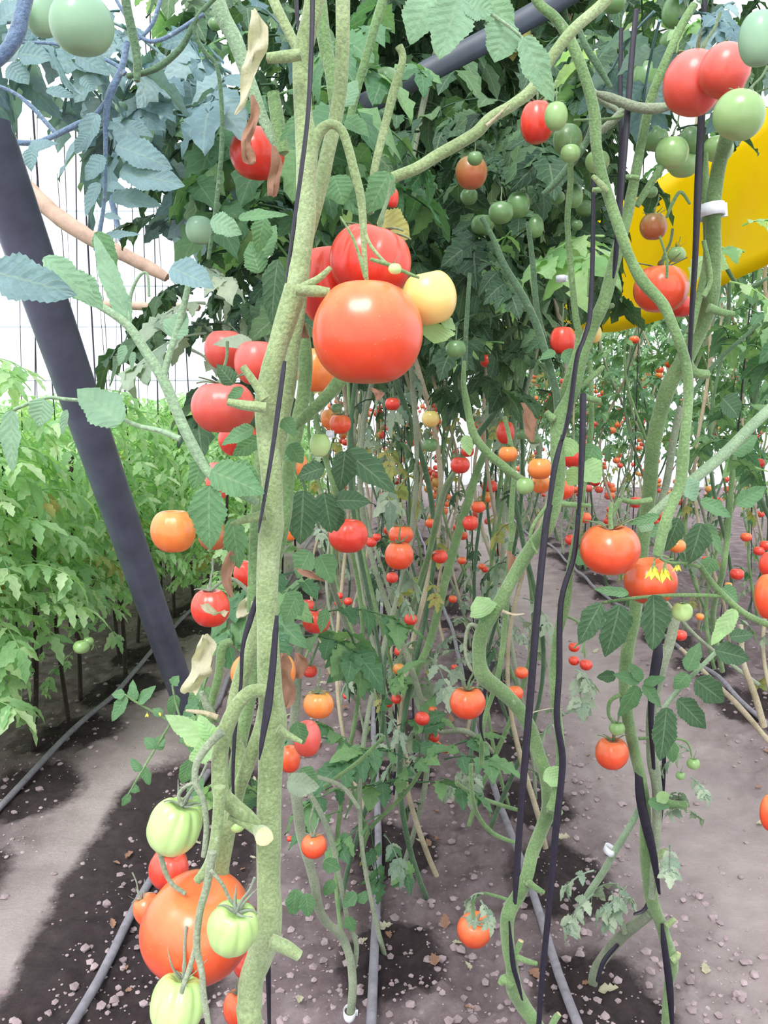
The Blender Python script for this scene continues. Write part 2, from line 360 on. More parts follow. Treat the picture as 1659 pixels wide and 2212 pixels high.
# ------------------------------------------------------------------ pipe, poles, drip lines, yellow sheet
g0 = G(417, 1540); g0.z = -.05; top = PY(66, 555, 1.8); top2 = top + (top - g0).normalized() * .9
t0 = thing('leaning_pipe', 'thick blue grey metal pipe leaning from the soil up to the corner', 'pipe', (g0.x, g0.y, 0))
mb = MB(); N_ = 30; rad = 49 * depth(555, 1.8) / F
tube(mb, [(g0.lerp(top2, i / N_), rad) for i in range(N_ + 1)], 28, raw=True); mb.build('pipe_tube', pipe_m, t0)
for lab, pts, Y in (('bark brown wooden pole slanting behind the leaning pipe', [(60, 405, 34), (110, 455, 36), (190, 510, 34), (310, 572, 28), (360, 600, 20)], 2.6),
                    ('thin pale wooden pole lying level below the slanting one', [(225, 658, 18), (330, 662, 18), (430, 664, 16)], 3.2)):
    mb = MB(); tube(mb, pp(pts, Y), 12, bump=.12); tag(mb.build('wooden_pole', wood_m), lab, 'pole')
mb = MB(); tube(mb, pp([(190, 260, 14), (225, 370, 14), (262, 520, 12)], 2.2), 8); tag(mb.build('thin_rod', ST['blue']), 'thin bluish rod slanting down through the white gap', 'rod')
def hose(x, y0, y1, lab, amp=.015, seed=0):
    r = R(seed); pts = []; y = y0
    while y < y1:
        xx = x + amp * math.sin(y * 2.1 + seed) + r.uniform(-.004, .004); pts.append((Vector((xx, y, hgt(xx, y) + .022)), .0095)); y += .25
    mb = MB(); tube(mb, pts, 10, k=3); tag(mb.build('drip_hose', hose_m), lab, 'irrigation hose')
hose(-1.09, .8, 11, 'grey drip hose crossing the damp patches beside the young plants', .01, 1)
hose(-.565, .6, 2.7, 'grey drip hose lying in the dark damp strip under the big tomato', .01, 2)
hose(-.028, .6, 9, 'grey drip hose running straight up the middle between the plants', .012, 4)
hose(.335, .6, 9, 'grey drip hose passing behind the curved vine stem', .014, 5)
hose(1.37, 1.2, 11, 'dark drip hose at the foot of the right hand plants', .02, 6)
hose(-.66, 3.0, 11, 'grey drip hose running on behind the foot of the leaning pipe', .01, 8)
mb = MB(); NX = 60; vs = []
for i in range(NX + 1):
    t = i / NX; y = 1.55 + t * 5.6; x = .98 + .05 * math.sin(t * 9) - .05 * t
    zb = 1.50 + .10 * t + .05 * math.sin(t * 14) * (1 - t * .5); zt = 1.92 + .3 * t
    for j in range(9):
        s = j / 8; vs.append((x + .05 * math.sin(s * 3.1) + .012 * math.sin(i * .9 + s * 4), y, zb + (zt - zb) * s))
fs = [(i * 9 + j, (i + 1) * 9 + j, (i + 1) * 9 + j + 1, i * 9 + j + 1) for i in range(NX) for j in range(8)]
mb.add(vs, fs); ys_ = mb.build('yellow_sheet', yellow_m)
so = ys_.modifiers.new('thickness', 'SOLIDIFY'); so.thickness = .0015
tag(ys_, 'long bright yellow plastic sheet hanging behind the right vines', 'plastic sheet')

# ------------------------------------------------------------------ row plants
def leafless_stem(mb, x, y, z1, r, rad=.008, wob=.05, z0=0, mi=0, n=7):
    pts = []; z = z0 - .02; a = r.uniform(0, 6.3); lx, ly = r.uniform(-.1, .1), r.uniform(-.06, .06)
    while z < z1:
        pts.append((Vector((x + lx * z + wob * math.sin(z * 5 + a), y + ly * z + wob * math.cos(z * 4 + a), z)), rad * r.uniform(.85, 1.15))); z += .14
    tube(mb, pts, n, mi, k=3, bump=.1); return pts
def plant_proto(name, label, cat, group, seed, z0, z1, nleaf, radf, L, mat, smat, nst=2, stem_top=None, lowleaf=0, wr=.62, yellow=.03, rad=.008):
    r = R(seed); t = thing(name, label, cat, (0, 0, 0), group)
    for k in range(nst):
        sm = MB(); leafless_stem(sm, r.uniform(-.06, .06) if nst > 1 else 0, r.uniform(-.06, .06) if nst > 1 else 0, stem_top or z1 * .92, r, rad, .075 if nst > 1 else .012); sm.build('stem', ST[smat if smat == 'young' else (smat, 'grey', 'dark', 'old')[(k + seed) % 4]], t)
    fm = MB()
    for i in range(nleaf):
        z = z0 + (z1 - z0) * r.random(); a = r.uniform(0, 6.28); rr = radf * r.random() ** .7
        b = Vector((rr * .5 * math.cos(a), rr * .5 * math.sin(a), z))
        compound(fm, b, Vector((math.cos(a), math.sin(a), r.uniform(-.2, .7))), L * r.uniform(.7, 1.2), r, r.choice((2, 3, 3)), True, 1 if r.random() < yellow else 0, wr=wr)
    for i in range(lowleaf):
        z = r.uniform(.15, z0); a = r.uniform(0, 6.28)
        compound(fm, Vector((.02 * math.cos(a), .02 * math.sin(a), z)), Vector((math.cos(a), math.sin(a), .2)), L * r.uniform(.4, .7), r, 2, True, r.choice((0, 0, 1, 2, 2)) if nst > 1 else 0, 1.4)
    fm.build('foliage', [LF[mat], LF['yellow'], LF['grey']], t); return t
USED = set()
def put(protos, i, loc, rz, sc, label=None):
    p = protos[i % len(protos)]
    if p.name not in USED:
        USED.add(p.name); p.location = loc; p.rotation_euler = (0, 0, rz); p.scale = (sc,) * 3 if not hasattr(sc, '__len__') else sc
        if label: p['label'] = label
        return p
    return copy_tree(p, loc, rz, sc, label)
YG = 'young tomato plants in the left beds'
young = [plant_proto('young_tomato_plant', 'young bushy tomato plant in the left beds on a bare shade-darkened stem', 'tomato plant', YG, 100 + i, .46, 1.2, 78, .28, .19, 'young', 'young', 1, 1.1, 2, .5, .03, .009) for i in range(4)]
r = R(11); k = 0
for row, (x, y0, y1, st) in enumerate(((-1.2, 2.5, 11, .3), (-1.62, 2.6, 11.5, .38), (-2.15, 3.2, 12, .45), (-2.75, 4.2, 12.5, .5), (-3.4, 5.3, 13, .55), (-4.2, 6.6, 13, .6), (-5, 8, 13, .7))):
    y = y0
    while y < y1:
        put(young, k, (x + r.uniform(-.06, .06), y, 0), r.uniform(0, 6.28), r.uniform(.88, 1.12)); k += 1
        y += st * r.uniform(.85, 1.15) * (1 if y < 6 else 1.3)
low = plant_proto('young_tomato_plant', 'young tomato plant at the left edge with leaves reaching almost to the soil', 'tomato plant', 'nearest young tomato plants at the left edge', 140, .26, 1.15, 80, .24, .2, 'young', 'young', 1, 1.1, 3, .5, .03, .009)
low.location = (-1.27, 2.42, 0); copy_tree(low, Vector((-1.42, 2.75, 0)), 2.0, 1.05)
# second short row just behind the leaning pipe
for y in (3.9, 4.4, 5.1, 5.8, 6.6, 7.6, 8.8): put(young, k, (-.72 + r.uniform(-.05, .05), y, 0), r.uniform(0, 6), r.uniform(.8, .95)); k += 1
CG = 'tall tomato plants of the centre bed'
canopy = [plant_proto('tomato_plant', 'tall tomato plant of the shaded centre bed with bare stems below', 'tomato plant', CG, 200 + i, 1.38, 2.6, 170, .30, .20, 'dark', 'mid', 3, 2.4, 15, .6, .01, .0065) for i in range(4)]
rows_c = [(-.14, 1.8), (.1, 2.0), (.34, 2.15), (-.14, 2.4), (.36, 2.5), (.06, 2.7), (.38, 2.9), (-.2, 3.0), (.1, 3.3), (.44, 3.4), (-.3, 3.8), (.4, 4.1), (.02, 4.2), (-.28, 4.7), (.42, 4.9), (.05, 5.2), (-.3, 5.7), (.4, 5.8), (.05, 6.5), (.42, 6.9), (-.3, 7), (.05, 8), (.42, 8.2), (-.3, 8.8), (.05, 9.7), (.42, 10), (.0, 11.2), (.42, 12), (-.3, 10.6)]
rows_c = [(x + (.13 if x < -.1 and y < 3.5 else 0), y) for x, y in rows_c]
for i, (x, y) in enumerate(rows_c): put(canopy, i, (x, y, 0), r.uniform(0, 6.28), (.8 if x < .1 and y < 3.5 else 1, .9, r.uniform(.95, 1.1)))
RG = 'tall tomato plants of the right beds'
rightp = [plant_proto('tomato_plant', 'tall tomato plant of the right hand beds with thinning pale leaves', 'tomato plant', RG, 300 + i, .95, 2.3, 50, .30, .19, 'mid', 'mid', 3, 2.3, 11, .55, .02, .007) for i in range(4)]
rows_r = []
for x, y0, st in ((1.5, 2.6, .6), (2.1, 3.6, .85), (2.8, 4.6, 1.1), (3.7, 6, 1.4), (4.8, 7.6, 1.8)):
    y = y0
    while y < 13: rows_r.append((x + r.uniform(-.08, .08), y)); y += st * r.uniform(.8, 1.2)
for i, (x, y) in enumerate(rows_r): put(rightp, i, (x, y, 0), r.uniform(0, 6.28), r.uniform(.92, 1.1))
# hanging strings
def string_mesh(h, wd=.004):
    m_ = MB(); tube(m_, [(Vector((0, 0, h * q / 5)), wd) for q in range(6)], 5, flat=.4, twist=5, k=2); return m_.mesh('support_string', twine_m)
sm_ = string_mesh(2.9)
def strings(posl, label, group, z=.4):
    for (x, y) in posl:
        o = link('support_string', sm_, None, Vector((x, y, z))); o.rotation_euler = (r.uniform(-.05, .05), r.uniform(-.05, .05), r.uniform(0, 3)); tag(o, label, 'string', group)
strings([(-1.2 - .0 * q, 2.75 + q * .45) for q in range(7)] + [(-1.62, 3.1 + q * .7) for q in range(6)] + [(-2.15, 3.6 + q * .8) for q in range(6)] + [(-2.75, 4.8 + q) for q in range(5)], 'thin dark string hanging taut above the young tomato plants', 'strings over the left beds', .35)
strings([(x + .04, y) for x, y in rows_c[3:20:2]], 'black string hanging among the stems of the centre bed', 'strings in the centre bed', .05)
strings([(x - .04, y) for x, y in rows_r[:22:2]], 'black string hanging among the plants of the right beds', 'strings in the right beds', .05)

# ------------------------------------------------------------------ tomatoes
def fruit_mesh(name, ribs, depth_, squash, nu, nv, seed, dimple=.26):
    r = R(seed); ph = r.uniform(0, 6); vs = []; lob = [r.uniform(.7, 1.3) for _ in range(12)]
    for i in range(nv + 1):
        f = math.pi * i / nv; sf, cf = math.sin(f), math.cos(f)
        for j in range(nu):
            a = 2 * math.pi * j / nu
            q = 0
            if ribs:
                u = (a * ribs / (2 * math.pi) + ph) % 1; q = depth_ * (abs(math.cos(math.pi * u)) ** 5) * lob[int(a * ribs / 6.2832) % 12]
                q *= (.25 + .75 * max(0, cf + .55) / 1.55) * min(1, sf * 2.2)
            rad = (sf ** .92) * (1 - q) * (1 + .04 * math.sin(2 * a + ph) + .02 * math.sin(3 * a))
            z = cf * squash - dimple * math.exp(-(f / .38) ** 2) + .07 * math.exp(-((math.pi - f) / .35) ** 2)
            vs.append((rad * math.cos(a), rad * math.sin(a), z))
    fs = [(i * nu + j, (i + 1) * nu + j, (i + 1) * nu + (j + 1) % nu, i * nu + (j + 1) % nu) for i in range(nv) for j in range(nu)]
    me = bpy.data.meshes.new(name); me.from_pydata(vs, [], fs); me.polygons.foreach_set('use_smooth', [True] * len(fs)); me.materials.append(FR['red']); return me
FM_ = {'round': fruit_mesh('fruit', 0, 0, .88, 40, 28, 1, .2), 'beef': fruit_mesh('fruit', 7, .05, .84, 72, 36, 2), 'rib': fruit_mesh('fruit', 8, .13, .86, 108, 40, 3, .3), 'big': fruit_mesh('fruit', 5, .06, .9, 80, 40, 8, .22)}
FM_LOW = fruit_mesh('low', 0, 0, .88, 9, 6, 5, .1)
FM_SMALL = fruit_mesh('tomato', 0, 0, .88, 14, 10, 5, .18)
def calyx_mesh(seed, n=6, L=.75, up=.35):
    mb = MB(); r = R(seed); z0 = .68
    for k in range(n):
        a = 6.2832 * k / n + r.uniform(-.2, .2); d = Vector((math.cos(a), math.sin(a), 0)); s = Vector((-d.y, d.x, 0)); Lk = L * r.uniform(.75, 1.15); u = up * r.uniform(-.3, 1.3); vs = []
        for i in range(7):
            t = i / 6; wd = .11 * (1 - t) ** .7 * (1.0 if i else .6) + .004
            p = d * (.04 + Lk * t) + Vector((0, 0, z0 + .12 * math.sin(t * 2.2) + u * t * t * .8 - .02)) + s * .12 * math.sin(t * 3 + k) * t
            vs += [p + s * wd, p + Vector((0, 0, -.02)), p - s * wd, p + Vector((0, 0, .03))]
        mb.add(vs, [(i * 4 + j, i * 4 + (j + 1) % 4, i * 4 + 4 + (j + 1) % 4, i * 4 + 4 + j) for i in range(6) for j in range(4)])
    return mb
def calyx(seed, up=.35): 
    mb = calyx_mesh(seed, up=up)
    tube(mb, [(Vector((0, 0, .62)), .07), (Vector((.02, 0, .85)), .055), (Vector((.05, .02, 1.0)), .075), (Vector((.12, .05, 1.2)), .05), (Vector((.3, .1, 1.55)), .05), (Vector((.38, .15, 2.0)), .055)], 8)
    return mb.mesh('calyx', sepal_m)
CAL = [calyx(1), calyx(2, .8), calyx(3, 0)]
CALG = [c.copy() for c in CAL]
for c in CALG: c.materials.clear(); c.materials.append(sepal_g)
def own(o, m):
    o.material_slots[0].link = 'OBJECT'; o.material_slots[0].material = m
def tomato(x, y, rx, col, Y, label, ry=None, shape='round', tilt=(0, 0, 0), cal=0, group=None, grey=False):
    d = depth(y, Y); R_ = rx * d / F; zs = [v.co.z for v in FM_[shape].vertices]; z0, z1 = min(zs), max(zs)
    sz = ry / rx * 1.82 / (z1 - z0) if ry else 1
    t = thing('tomato', label, 'tomato', PY(x, y, Y) - Vector((0, 0, (z0 + z1) / 2 * R_ * sz)), group); PINV.pop(t.name, None)
    t.rotation_euler = tilt; t.scale = (R_, R_, R_ * sz)
    f = link('fruit', FM_[shape], t); own(f, FR[col])
    if cal is not None: link('calyx', (CALG if grey else CAL)[cal], t)
    return t
TR = math.radians
tomato(793, 722, 116, 'orange_red', .60, 'very large glossy orange red tomato hanging lowest beside the pale yellow one', 113, 'big', (TR(-6), 0, 0), None)
tomato(800, 572, 92, 'red', .665, 'ribbed red tomato partly hidden behind the very large glossy one, under the truss', 78, 'rib', (TR(12), TR(8), 1.2), 2)
tomato(705, 620, 66, 'red', .70, 'deep red tomato squeezed between the thick stem and the large glossy tomato', 88, 'beef', (0, TR(-10), .4), None)
tomato(928, 645, 57, 'yellow', .635, 'pale yellow tomato touching the right side of the very large red one', 60, 'round', (TR(8), TR(-12), 0), None)
tomato(853, 581, 14, 'lime', .585, 'tiny green tomato on the truss over the ribbed red one', None, 'round', (0, 0, 0), 1)
tomato(556, 333, 58, 'red', .80, 'red tomato with shrivelled brown leaves draped on it', 55, 'round', (0, 0, .3), None)
tomato(487, 757, 46, 'pink', .84, 'dull red tomato under a drooping grey leaf left of the thick stem', 44, 'round', (0, 0, 1), None)
tomato(553, 785, 48, 'pink', .80, 'pinkish orange tomato tucked against the left side of the thick stem', 50, 'round', (0, 0, 2), None)
tomato(682, 800, 44, 'orange', .78, 'orange tomato half hidden between the stems below the very large one', 50, 'round', (0, 0, 2), None)
tomato(483, 882, 71, 'pink', .70, 'large smooth pinkish red tomato beside the two cut side stubs', 57, 'beef', (0, 0, 1), 0)
tomato(515, 950, 44, 'red', .76, 'red tomato below the large pinkish one, behind a serrated leaf', 38, 'round', (0, 0, 1), None)
tomato(375, 1148, 50, 'orange', .68, 'plain orange tomato resting against the leaning pipe', 48, 'beef', (0, 0, 1), None)
tomato(462, 1158, 34, 'brown', .80, 'brownish orange tomato in shade behind the drooping leaf', 32, 'round', (0, 0, 1), None)
tomato(470, 1040, 26, 'pink', .80, 'pinkish red tomato peeping out behind the pair of pale leaves', 45, 'round', (0, 0, 1), None)
tomato(455, 1314, 43, 'red', .82, 'red tomato covered with grey withered leaf scraps', 42, 'beef', (0, 0, 1), 0, None, True)
tomato(530, 1240, 26, 'red', .86, 'small red tomato left of the thick stem beside a dry pink leaf', 30, 'round', (0, 0, 1), None)
tomato(545, 1455, 48, 'orange', .80, 'light orange tomato behind the forked stems', 42, 'beef', (0, 0, 1), None)
tomato(610, 1452, 30, 'orange', .78, 'light orange tomato half wrapped in a brown dry leaf', 38, 'round', (0, 0, 1), None)
tomato(688, 1522, 34, 'orange', 1.05, 'smooth orange tomato hanging on a long thin stalk', 30, 'beef', (0, 0, 1), 2)
tomato(664, 1596, 31, 'pink', .92, 'rounded coral red tomato just right of the thick stem', 40, 'round', (0, 0, 1), None)
tomato(626, 1640, 24, 'orange_red', .95, 'orange red tomato below the coral one against the stem', 30, 'round', (0, 0, 1), None)
tomato(628, 1140, 16, 'orange', .9, 'sliver of an orange tomato right of the white speckled stem', 30, 'round', (0, 0, 1), None)
tomato(652, 1008, 14, 'orange', 1.0, 'sliver of an orange tomato behind the dark second stem', 26, 'round', (0, 0, 1), None)
tomato(378, 1788, 57, 'lime', .63, 'pale green ribbed tomato hanging highest of the lower truss', 62, 'rib', (TR(12), TR(18), .5), 1, None, True)
tomato(365, 1878, 44, 'red', .76, 'red tomato with long curled sepals behind the pale green ones', 44, 'beef', (TR(15), 0, 1), 1, None, True)
tomato(428, 2006, 120, 'orange_red', .66, 'huge orange red tomato low down behind the hanging truss', 110, 'big', (TR(14), 0, .9), None)
tomato(322, 1968, 31, 'orange_red', .70, 'small orange tomato bulging from the left of the huge one', 38, 'round', (0, TR(-30), 0), 1, None, True)
tomato(503, 2008, 54, 'lime', .56, 'pale green ribbed tomato in front of the huge orange red one', 62, 'rib', (TR(18), TR(14), 0), 1, None, True)
tomato(383, 2172, 61, 'lime', .60, 'pale green ribbed tomato at the bottom edge under the truss', 62, 'rib', (TR(16), TR(10), 2), 1, None, True)
tomato(515, 2178, 32, 'orange_red', .74, 'orange red tomato low between the bottom green one and the stem', 40, 'round', (0, 0, 0), 1, None, True)
tomato(535, 2085, 30, 'red', .74, 'deep red tomato between the huge one and the thick stem', 28, 'round', (0, 0, 0), None)
tomato(513, 1785, 15, 'lime', .66, 'small green tomato half hidden by the green side shoot', None, 'round', (0, 0, 0), None)
tomato(418, 1598, 20, 'lime', .74, 'small striped green tomato behind the bright young leaves', None, 'rib', (0, 0, 0), None)
tomato(678, 1828, 27, 'orange_red', 1.3, 'small orange red tomato hanging alone above the pale bent stem', 26, 'round', (0, 0, 0), 0, None, True)
tomato(626, 1812, 7, 'red', 1.9, 'tiny red tomato far behind the thick stem near the soil', None, 'round', (0, 0, 0), None)
tomato(752, 1158, 44, 'red', .95, 'deep red tomato behind the dark leaves right of the thick stem', 38, 'beef', (0, 0, 1), None)
tomato(735, 917, 24, 'orange_red', 1.25, 'orange tomato hanging below the very large one on a mid row stem', 22, 'beef', (0, 0, 1), 0)
tomato(712, 905, 20, 'orange', 1.35, 'dull orange tomato just left of the mid row orange one', 22, 'round', (0, 0, 1), None)
tomato(691, 962, 23, 'lime', 1.1, 'pale green tomato behind the dark second stem', 27, 'round', (0, 0, 1), None)
tomato(726, 882, 12, 'dgreen', 1.3, 'small dark green tomato above the mid row orange one', None, 'round', (0, 0, 1), None)
tomato(683, 1342, 31, 'red', 1.1, 'red tomato behind a small pointed leaf right of the thick stem', 27, 'beef', (0, 0, 1), 0)
tomato(664, 1310, 17, 'red', 1.15, 'small red tomato peeking above the one behind the pointed leaf', None, 'round', (0, 0, 1), None)
tomato(670, 1450, 16, 'red', 1.3, 'small red tomato above the smooth orange one', None, 'round', (0, 0, 1), 0)
tomato(866, 1156, 28, 'orange_red', 1.3, 'orange red tomato, upper of the stacked pair in the centre', 22, 'round', (0, 0, 1), 2)
tomato(862, 1201, 32, 'orange_red', 1.25, 'orange red tomato, lower of the stacked pair in the centre', 31, 'beef', (0, 0, 1), 0)
tomato(847, 1248, 14, 'red', 1.5, 'dark red tomato under the stacked pair', None, 'round', (0, 0, 1), None)
tomato(848, 873, 17, 'red', 1.7, 'bright red tomato in the shade above the pair of green ones', None, 'round', (0, 0, 1), 0)
tomato(930, 905, 20, 'yellow', 1.5, 'muddy yellow tomato hanging over a green one in the centre', 19, 'round', (0, 0, 1), 0)
tomato(929, 962, 18, 'dgreen', 1.5, 'round green tomato right under the muddy yellow one', None, 'round', (0, 0, 1), None)
tomato(994, 1005, 22, 'red', 1.4, 'glossy red tomato left of the long arching green stem', 19, 'round', (0, 0, 1), 2)
tomato(1010, 975, 15, 'red', 1.6, 'red tomato just above the glossy one by the arching stem', None, 'round', (0, 0, 1), None)
tomato(1033, 1095, 16, 'orange_red', 1.7, 'orange red tomato on the leaning stem, higher of two', None, 'round', (0, 0, 1), 0)
tomato(1016, 1130, 18, 'red', 1.65, 'bright red tomato on the leaning stem, lower of two', 17, 'round', (0, 0, 1), None)
tomato(1097, 981, 21, 'orange', 1.3, 'light orange tomato above the arching stem', 18, 'beef', (0, 0, 1), 0)
tomato(1166, 1013, 27, 'orange', 1.12, 'light orange tomato at the top of a trio beside the curved vine', 24, 'beef', (0, 0, 1), None)
tomato(1168, 1046, 22, 'orange', 1.16, 'orange tomato in the middle of the trio beside the curved vine', 21, 'round', (0, 0, 1), None)
tomato(1134, 1050, 20, 'green', 1.08, 'green tomato in the trio at the end of the arching stem', 19, 'round', (0, 0, 1), None)
tomato(1217, 1058, 24, 'orange_red', 1.12, 'orange tomato half behind the curved vine stem', 22, 'round', (0, 0, 1), None)
tomato(1237, 985, 30, 'red', 1.3, 'red tomato with curling pale leaves behind the curved vine', 26, 'beef', (0, 0, 1), 0)
tomato(1092, 935, 20, 'red', 1.6, 'orange red oval tomato hanging above the light orange one', 26, 'round', (0, 0, 1), None)
tomato(1128, 938, 14, 'dgreen', 1.4, 'dark green tomato, left one of a pair above the trio', None, 'round', (0, 0, 1), None)
tomato(1154, 948, 15, 'dgreen', 1.35, 'dark green tomato, right one of a pair above the trio', None, 'round', (0, 0, 1), None)
tomato(985, 754, 23, 'dgreen', 1.1, 'round green tomato right of the very large red one', None, 'round', (0, 0, 1), 0)
tomato(1215, 737, 28, 'red', 1.2, 'red tomato behind the forked curved vine with a leaf below', 32, 'beef', (0, 0, 1), 0)
tomato(1284, 722, 16, 'yellow', 1.3, 'yellowish tomato beside the edge of the yellow sheet', 20, 'round', (0, 0, 1), None)
tomato(1053, 780, 17, 'red', 1.6, 'bright red tomato under a wilted leaf in the dark foliage', None, 'round', (0, 0, 1), 0)
tomato(1018, 374, 36, 'brown', 1.0, 'brownish turning tomato under a small green one', 35, 'round', (0, 0, 1), None)
tomato(1026, 343, 17, 'dgreen', .96, 'small green tomato sitting above the brownish turning one', None, 'round', (0, 0, 1), 2)
tomato(1160, 266, 37, 'red', .95, 'red tomato with a pale scar beside the pale green one', 45, 'beef', (0, 0, 1), 0)
tomato(1201, 252, 26, 'green', .90, 'pale green tomato touching the scarred red one', 30, 'round', (0, 0, 1), 2)
tomato(1225, 303, 33, 'dgreen', .99, 'dull green tomato behind the small hanging one', 33, 'round', (0, 0, 1), None)
tomato(1232, 332, 22, 'green', .94, 'small green tomato hanging lowest under the scarred red one', None, 'round', (0, 0, 1), 0)
tomato(1290, 350, 27, 'green', 1.0, 'green tomato half covered by the diagonal vine stem', None, 'round', (0, 0, 1), None)
tomato(1082, 460, 28, 'dgreen', 1.15, 'dark green tomato in the shaded cluster, the largest and lowest', None, 'round', (0, 0, 1), 2)
tomato(1120, 443, 26, 'dgreen', 1.2, 'dark green tomato in the shaded cluster, right of the largest', 29, 'round', (0, 0, 1), 2)
tomato(1157, 491, 18, 'dgreen', 1.2, 'dark green oval tomato hanging below the shaded cluster', 23, 'round', (0, 0, 1), None)
tomato(1042, 487, 26, 'dgreen', 1.35, 'very dark green tomato left below the shaded cluster', None, 'round', (0, 0, 1), None)
tomato(1013, 425, 20, 'dgreen', 1.3, 'very dark green tomato under the brownish one', None, 'round', (0, 0, 1), None)
tomato(1240, 424, 20, 'dgreen', 1.2, 'dark green oval tomato right of a thin hanging stem', 26, 'round', (0, 0, 1), None)
tomato(1205, 427, 16, 'dgreen', 1.25, 'small dark green tomato left of a thin hanging stem', None, 'round', (0, 0, 1), None)
tomato(1262, 450, 20, 'dgreen', 1.35, 'shaded green tomato behind the black strings', None, 'round', (0, 0, 1), None)
tomato(1246, 487, 13, 'dgreen', 1.3, 'little green tomato below the oval one by the strings', None, 'round', (0, 0, 1), None)
tomato(1498, 182, 62, 'pink', .86, 'large pinkish red tomato at upper right, behind its neighbour', 67, 'round', (0, TR(12), 0), 1)
tomato(1566, 155, 53, 'pink', .82, 'pinkish orange tomato overlapping the large one at upper right', 56, 'round', (0, TR(20), 0), None)
tomato(1597, 250, 54, 'green', .78, 'large pale green tomato below the two pinkish ones', 50, 'round', (0, TR(20), 0), 1)
tomato(1640, 85, 42, 'bgreen', .70, 'pale grey green tomato cut by the right edge of the photo', 58, 'round', (0, 0, 0), None)
tomato(1452, 331, 35, 'green', 1.0, 'green tomato, left one of the four behind the clipped stem', 34, 'round', (0, 0, 0), 2)
tomato(1492, 305, 26, 'dgreen', 1.04, 'green tomato, uppermost of the four behind the clipped stem', 30, 'round', (0, 0, 0), None)
tomato(1476, 356, 32, 'green', 1.05, 'green tomato, lowest of the four behind the clipped stem', 27, 'round', (0, 0, 0), None)
tomato(1552, 322, 32, 'green', 1.1, 'green tomato between the clipped stem and the yellow sheet', None, 'round', (0, 0, 0), None)
tomato(1413, 300, 30, 'dgreen', 1.15, 'dark green tomato in the shade left of the four', None, 'round', (0, 0, 0), None)
tomato(1398, 172, 34, 'dgreen', 1.1, 'dark bluish green tomato behind the black strings', 37, 'round', (0, 0, 0), None)
tomato(1437, 160, 26, 'dgreen', 1.15, 'dark green tomato next to the bluish one high up', None, 'round', (0, 0, 0), None)
tomato(1455, 92, 30, 'dgreen', 1.15, 'shaded green tomato under the top right leaves', None, 'round', (0, 0, 0), None)
tomato(1458, 28, 28, 'dgreen', 1.1, 'dark green tomato near the top edge by the tall string', 32, 'round', (0, 0, 0), None)
tomato(1325, 5, 26, 'dgreen', 1.1, 'dark green tomato at the top edge beside the thick branch', None, 'round', (0, 0, 0), None)
tomato(1412, 490, 29, 'brown', 1.1, 'brownish orange tomato in front of the yellow sheet', 29, 'round', (0, 0, 0), 0)
tomato(1407, 415, 14, 'dgreen', 1.1, 'tiny dark green tomato over the brownish orange one', None, 'round', (0, 0, 0), 0)
tomato(1462, 550, 19, 'green', 1.15, 'green tomato with long sepals over the large orange red one', None, 'round', (0, 0, 0), 1)
tomato(1428, 626, 61, 'orange_red', 1.08, 'large orange red tomato hanging behind the crossing vine stem', 51, 'beef', (0, 0, 0), 0)
tomato(1470, 662, 28, 'red', 1.14, 'red tomato behind the large orange red one by the black string', 24, 'round', (0, 0, 0), None)
tomato(1318, 1188, 67, 'orange_red', 1.02, 'large orange red tomato, upper of the pair with yellow flowers', 55, 'beef', (TR(4), 0, 0), 0)
tomato(1405, 1256, 58, 'orange_red', 1.06, 'large orange red tomato right behind the yellow flowers', 50, 'beef', (0, TR(-10), .6), None)
tomato(1474, 1322, 22, 'lime', 1.05, 'small yellowish green tomato beside the large dark leaf', 21, 'round', (0, 0, 0), 0)
tomato(1463, 1180, 18, 'orange', 1.3, 'orange tomato partly behind the dark drooping leaves', None, 'round', (0, 0, 0), None)
tomato(1322, 1628, 37, 'orange_red', 1.3, 'red tomato hanging low beneath a small green one', 34, 'beef', (0, 0, 0), 0)
tomato(1333, 1574, 17, 'green', 1.28, 'small green tomato directly above the low red one', None, 'round', (0, 0, 0), 1)
tomato(1010, 1519, 40, 'orange_red', 1.35, 'plump orange red tomato left of the bend of the curved vine', 34, 'beef', (0, 0, 0), 1)
tomato(1026, 2009, 38, 'orange_red', 1.45, 'lone orange red tomato under withered grey sepals above the soil', 37, 'round', (TR(30), 0, 0), 0, None, True)
tomato(1668, 1290, 38, 'orange_red', .95, 'big orange red tomato cut off by the right edge, lower of two', 52, 'beef', (0, 0, 0), None)
tomato(1672, 1222, 30, 'red', .99, 'red tomato cut off by the right edge, upper of two', 32, 'round', (0, 0, 0), None)
tomato(1668, 1757, 25, 'orange_red', .95, 'orange red tomato cut off by the right edge low above the path', 42, 'round', (0, 0, 0), None)
tomato(1498, 1650, 14, 'green', 1.35, 'small bright green tomato, upper of two on a thin stalk', None, 'round', (0, 0, 0), 0)
tomato(1470, 1676, 10, 'green', 1.38, 'tiny bright green tomato, lower of two on a thin stalk', None, 'round', (0, 0, 0), 0)
tomato(176, 55, 65, 'bgreen', .55, 'large dull green tomato hanging high in the top left corner', 62, 'round', (0, 0, 0), None)
tomato(92, 32, 37, 'bgreen', .62, 'dull green tomato behind the large one in the top left corner', 48, 'round', (0, 0, 0), None)
tomato(431, 498, 29, 'bgreen', .85, 'pale green tomato beside a cupped pale leaf', 31, 'round', (0, 0, 0), None)
tomato(488, 392, 24, 'dgreen', 1.0, 'green tomato in the leaves left below the draped red one', 20, 'round', (0, 0, 0), None)
tomato(835, 185, 34, 'dgreen', 1.0, 'dark green tomato behind the upright stub at the top', 36, 'round', (0, 0, 0), None)
tomato(848, 428, 13, 'red', .85, 'sliver of a red tomato right of the torn leaf', 22, 'round', (0, 0, 0), None)
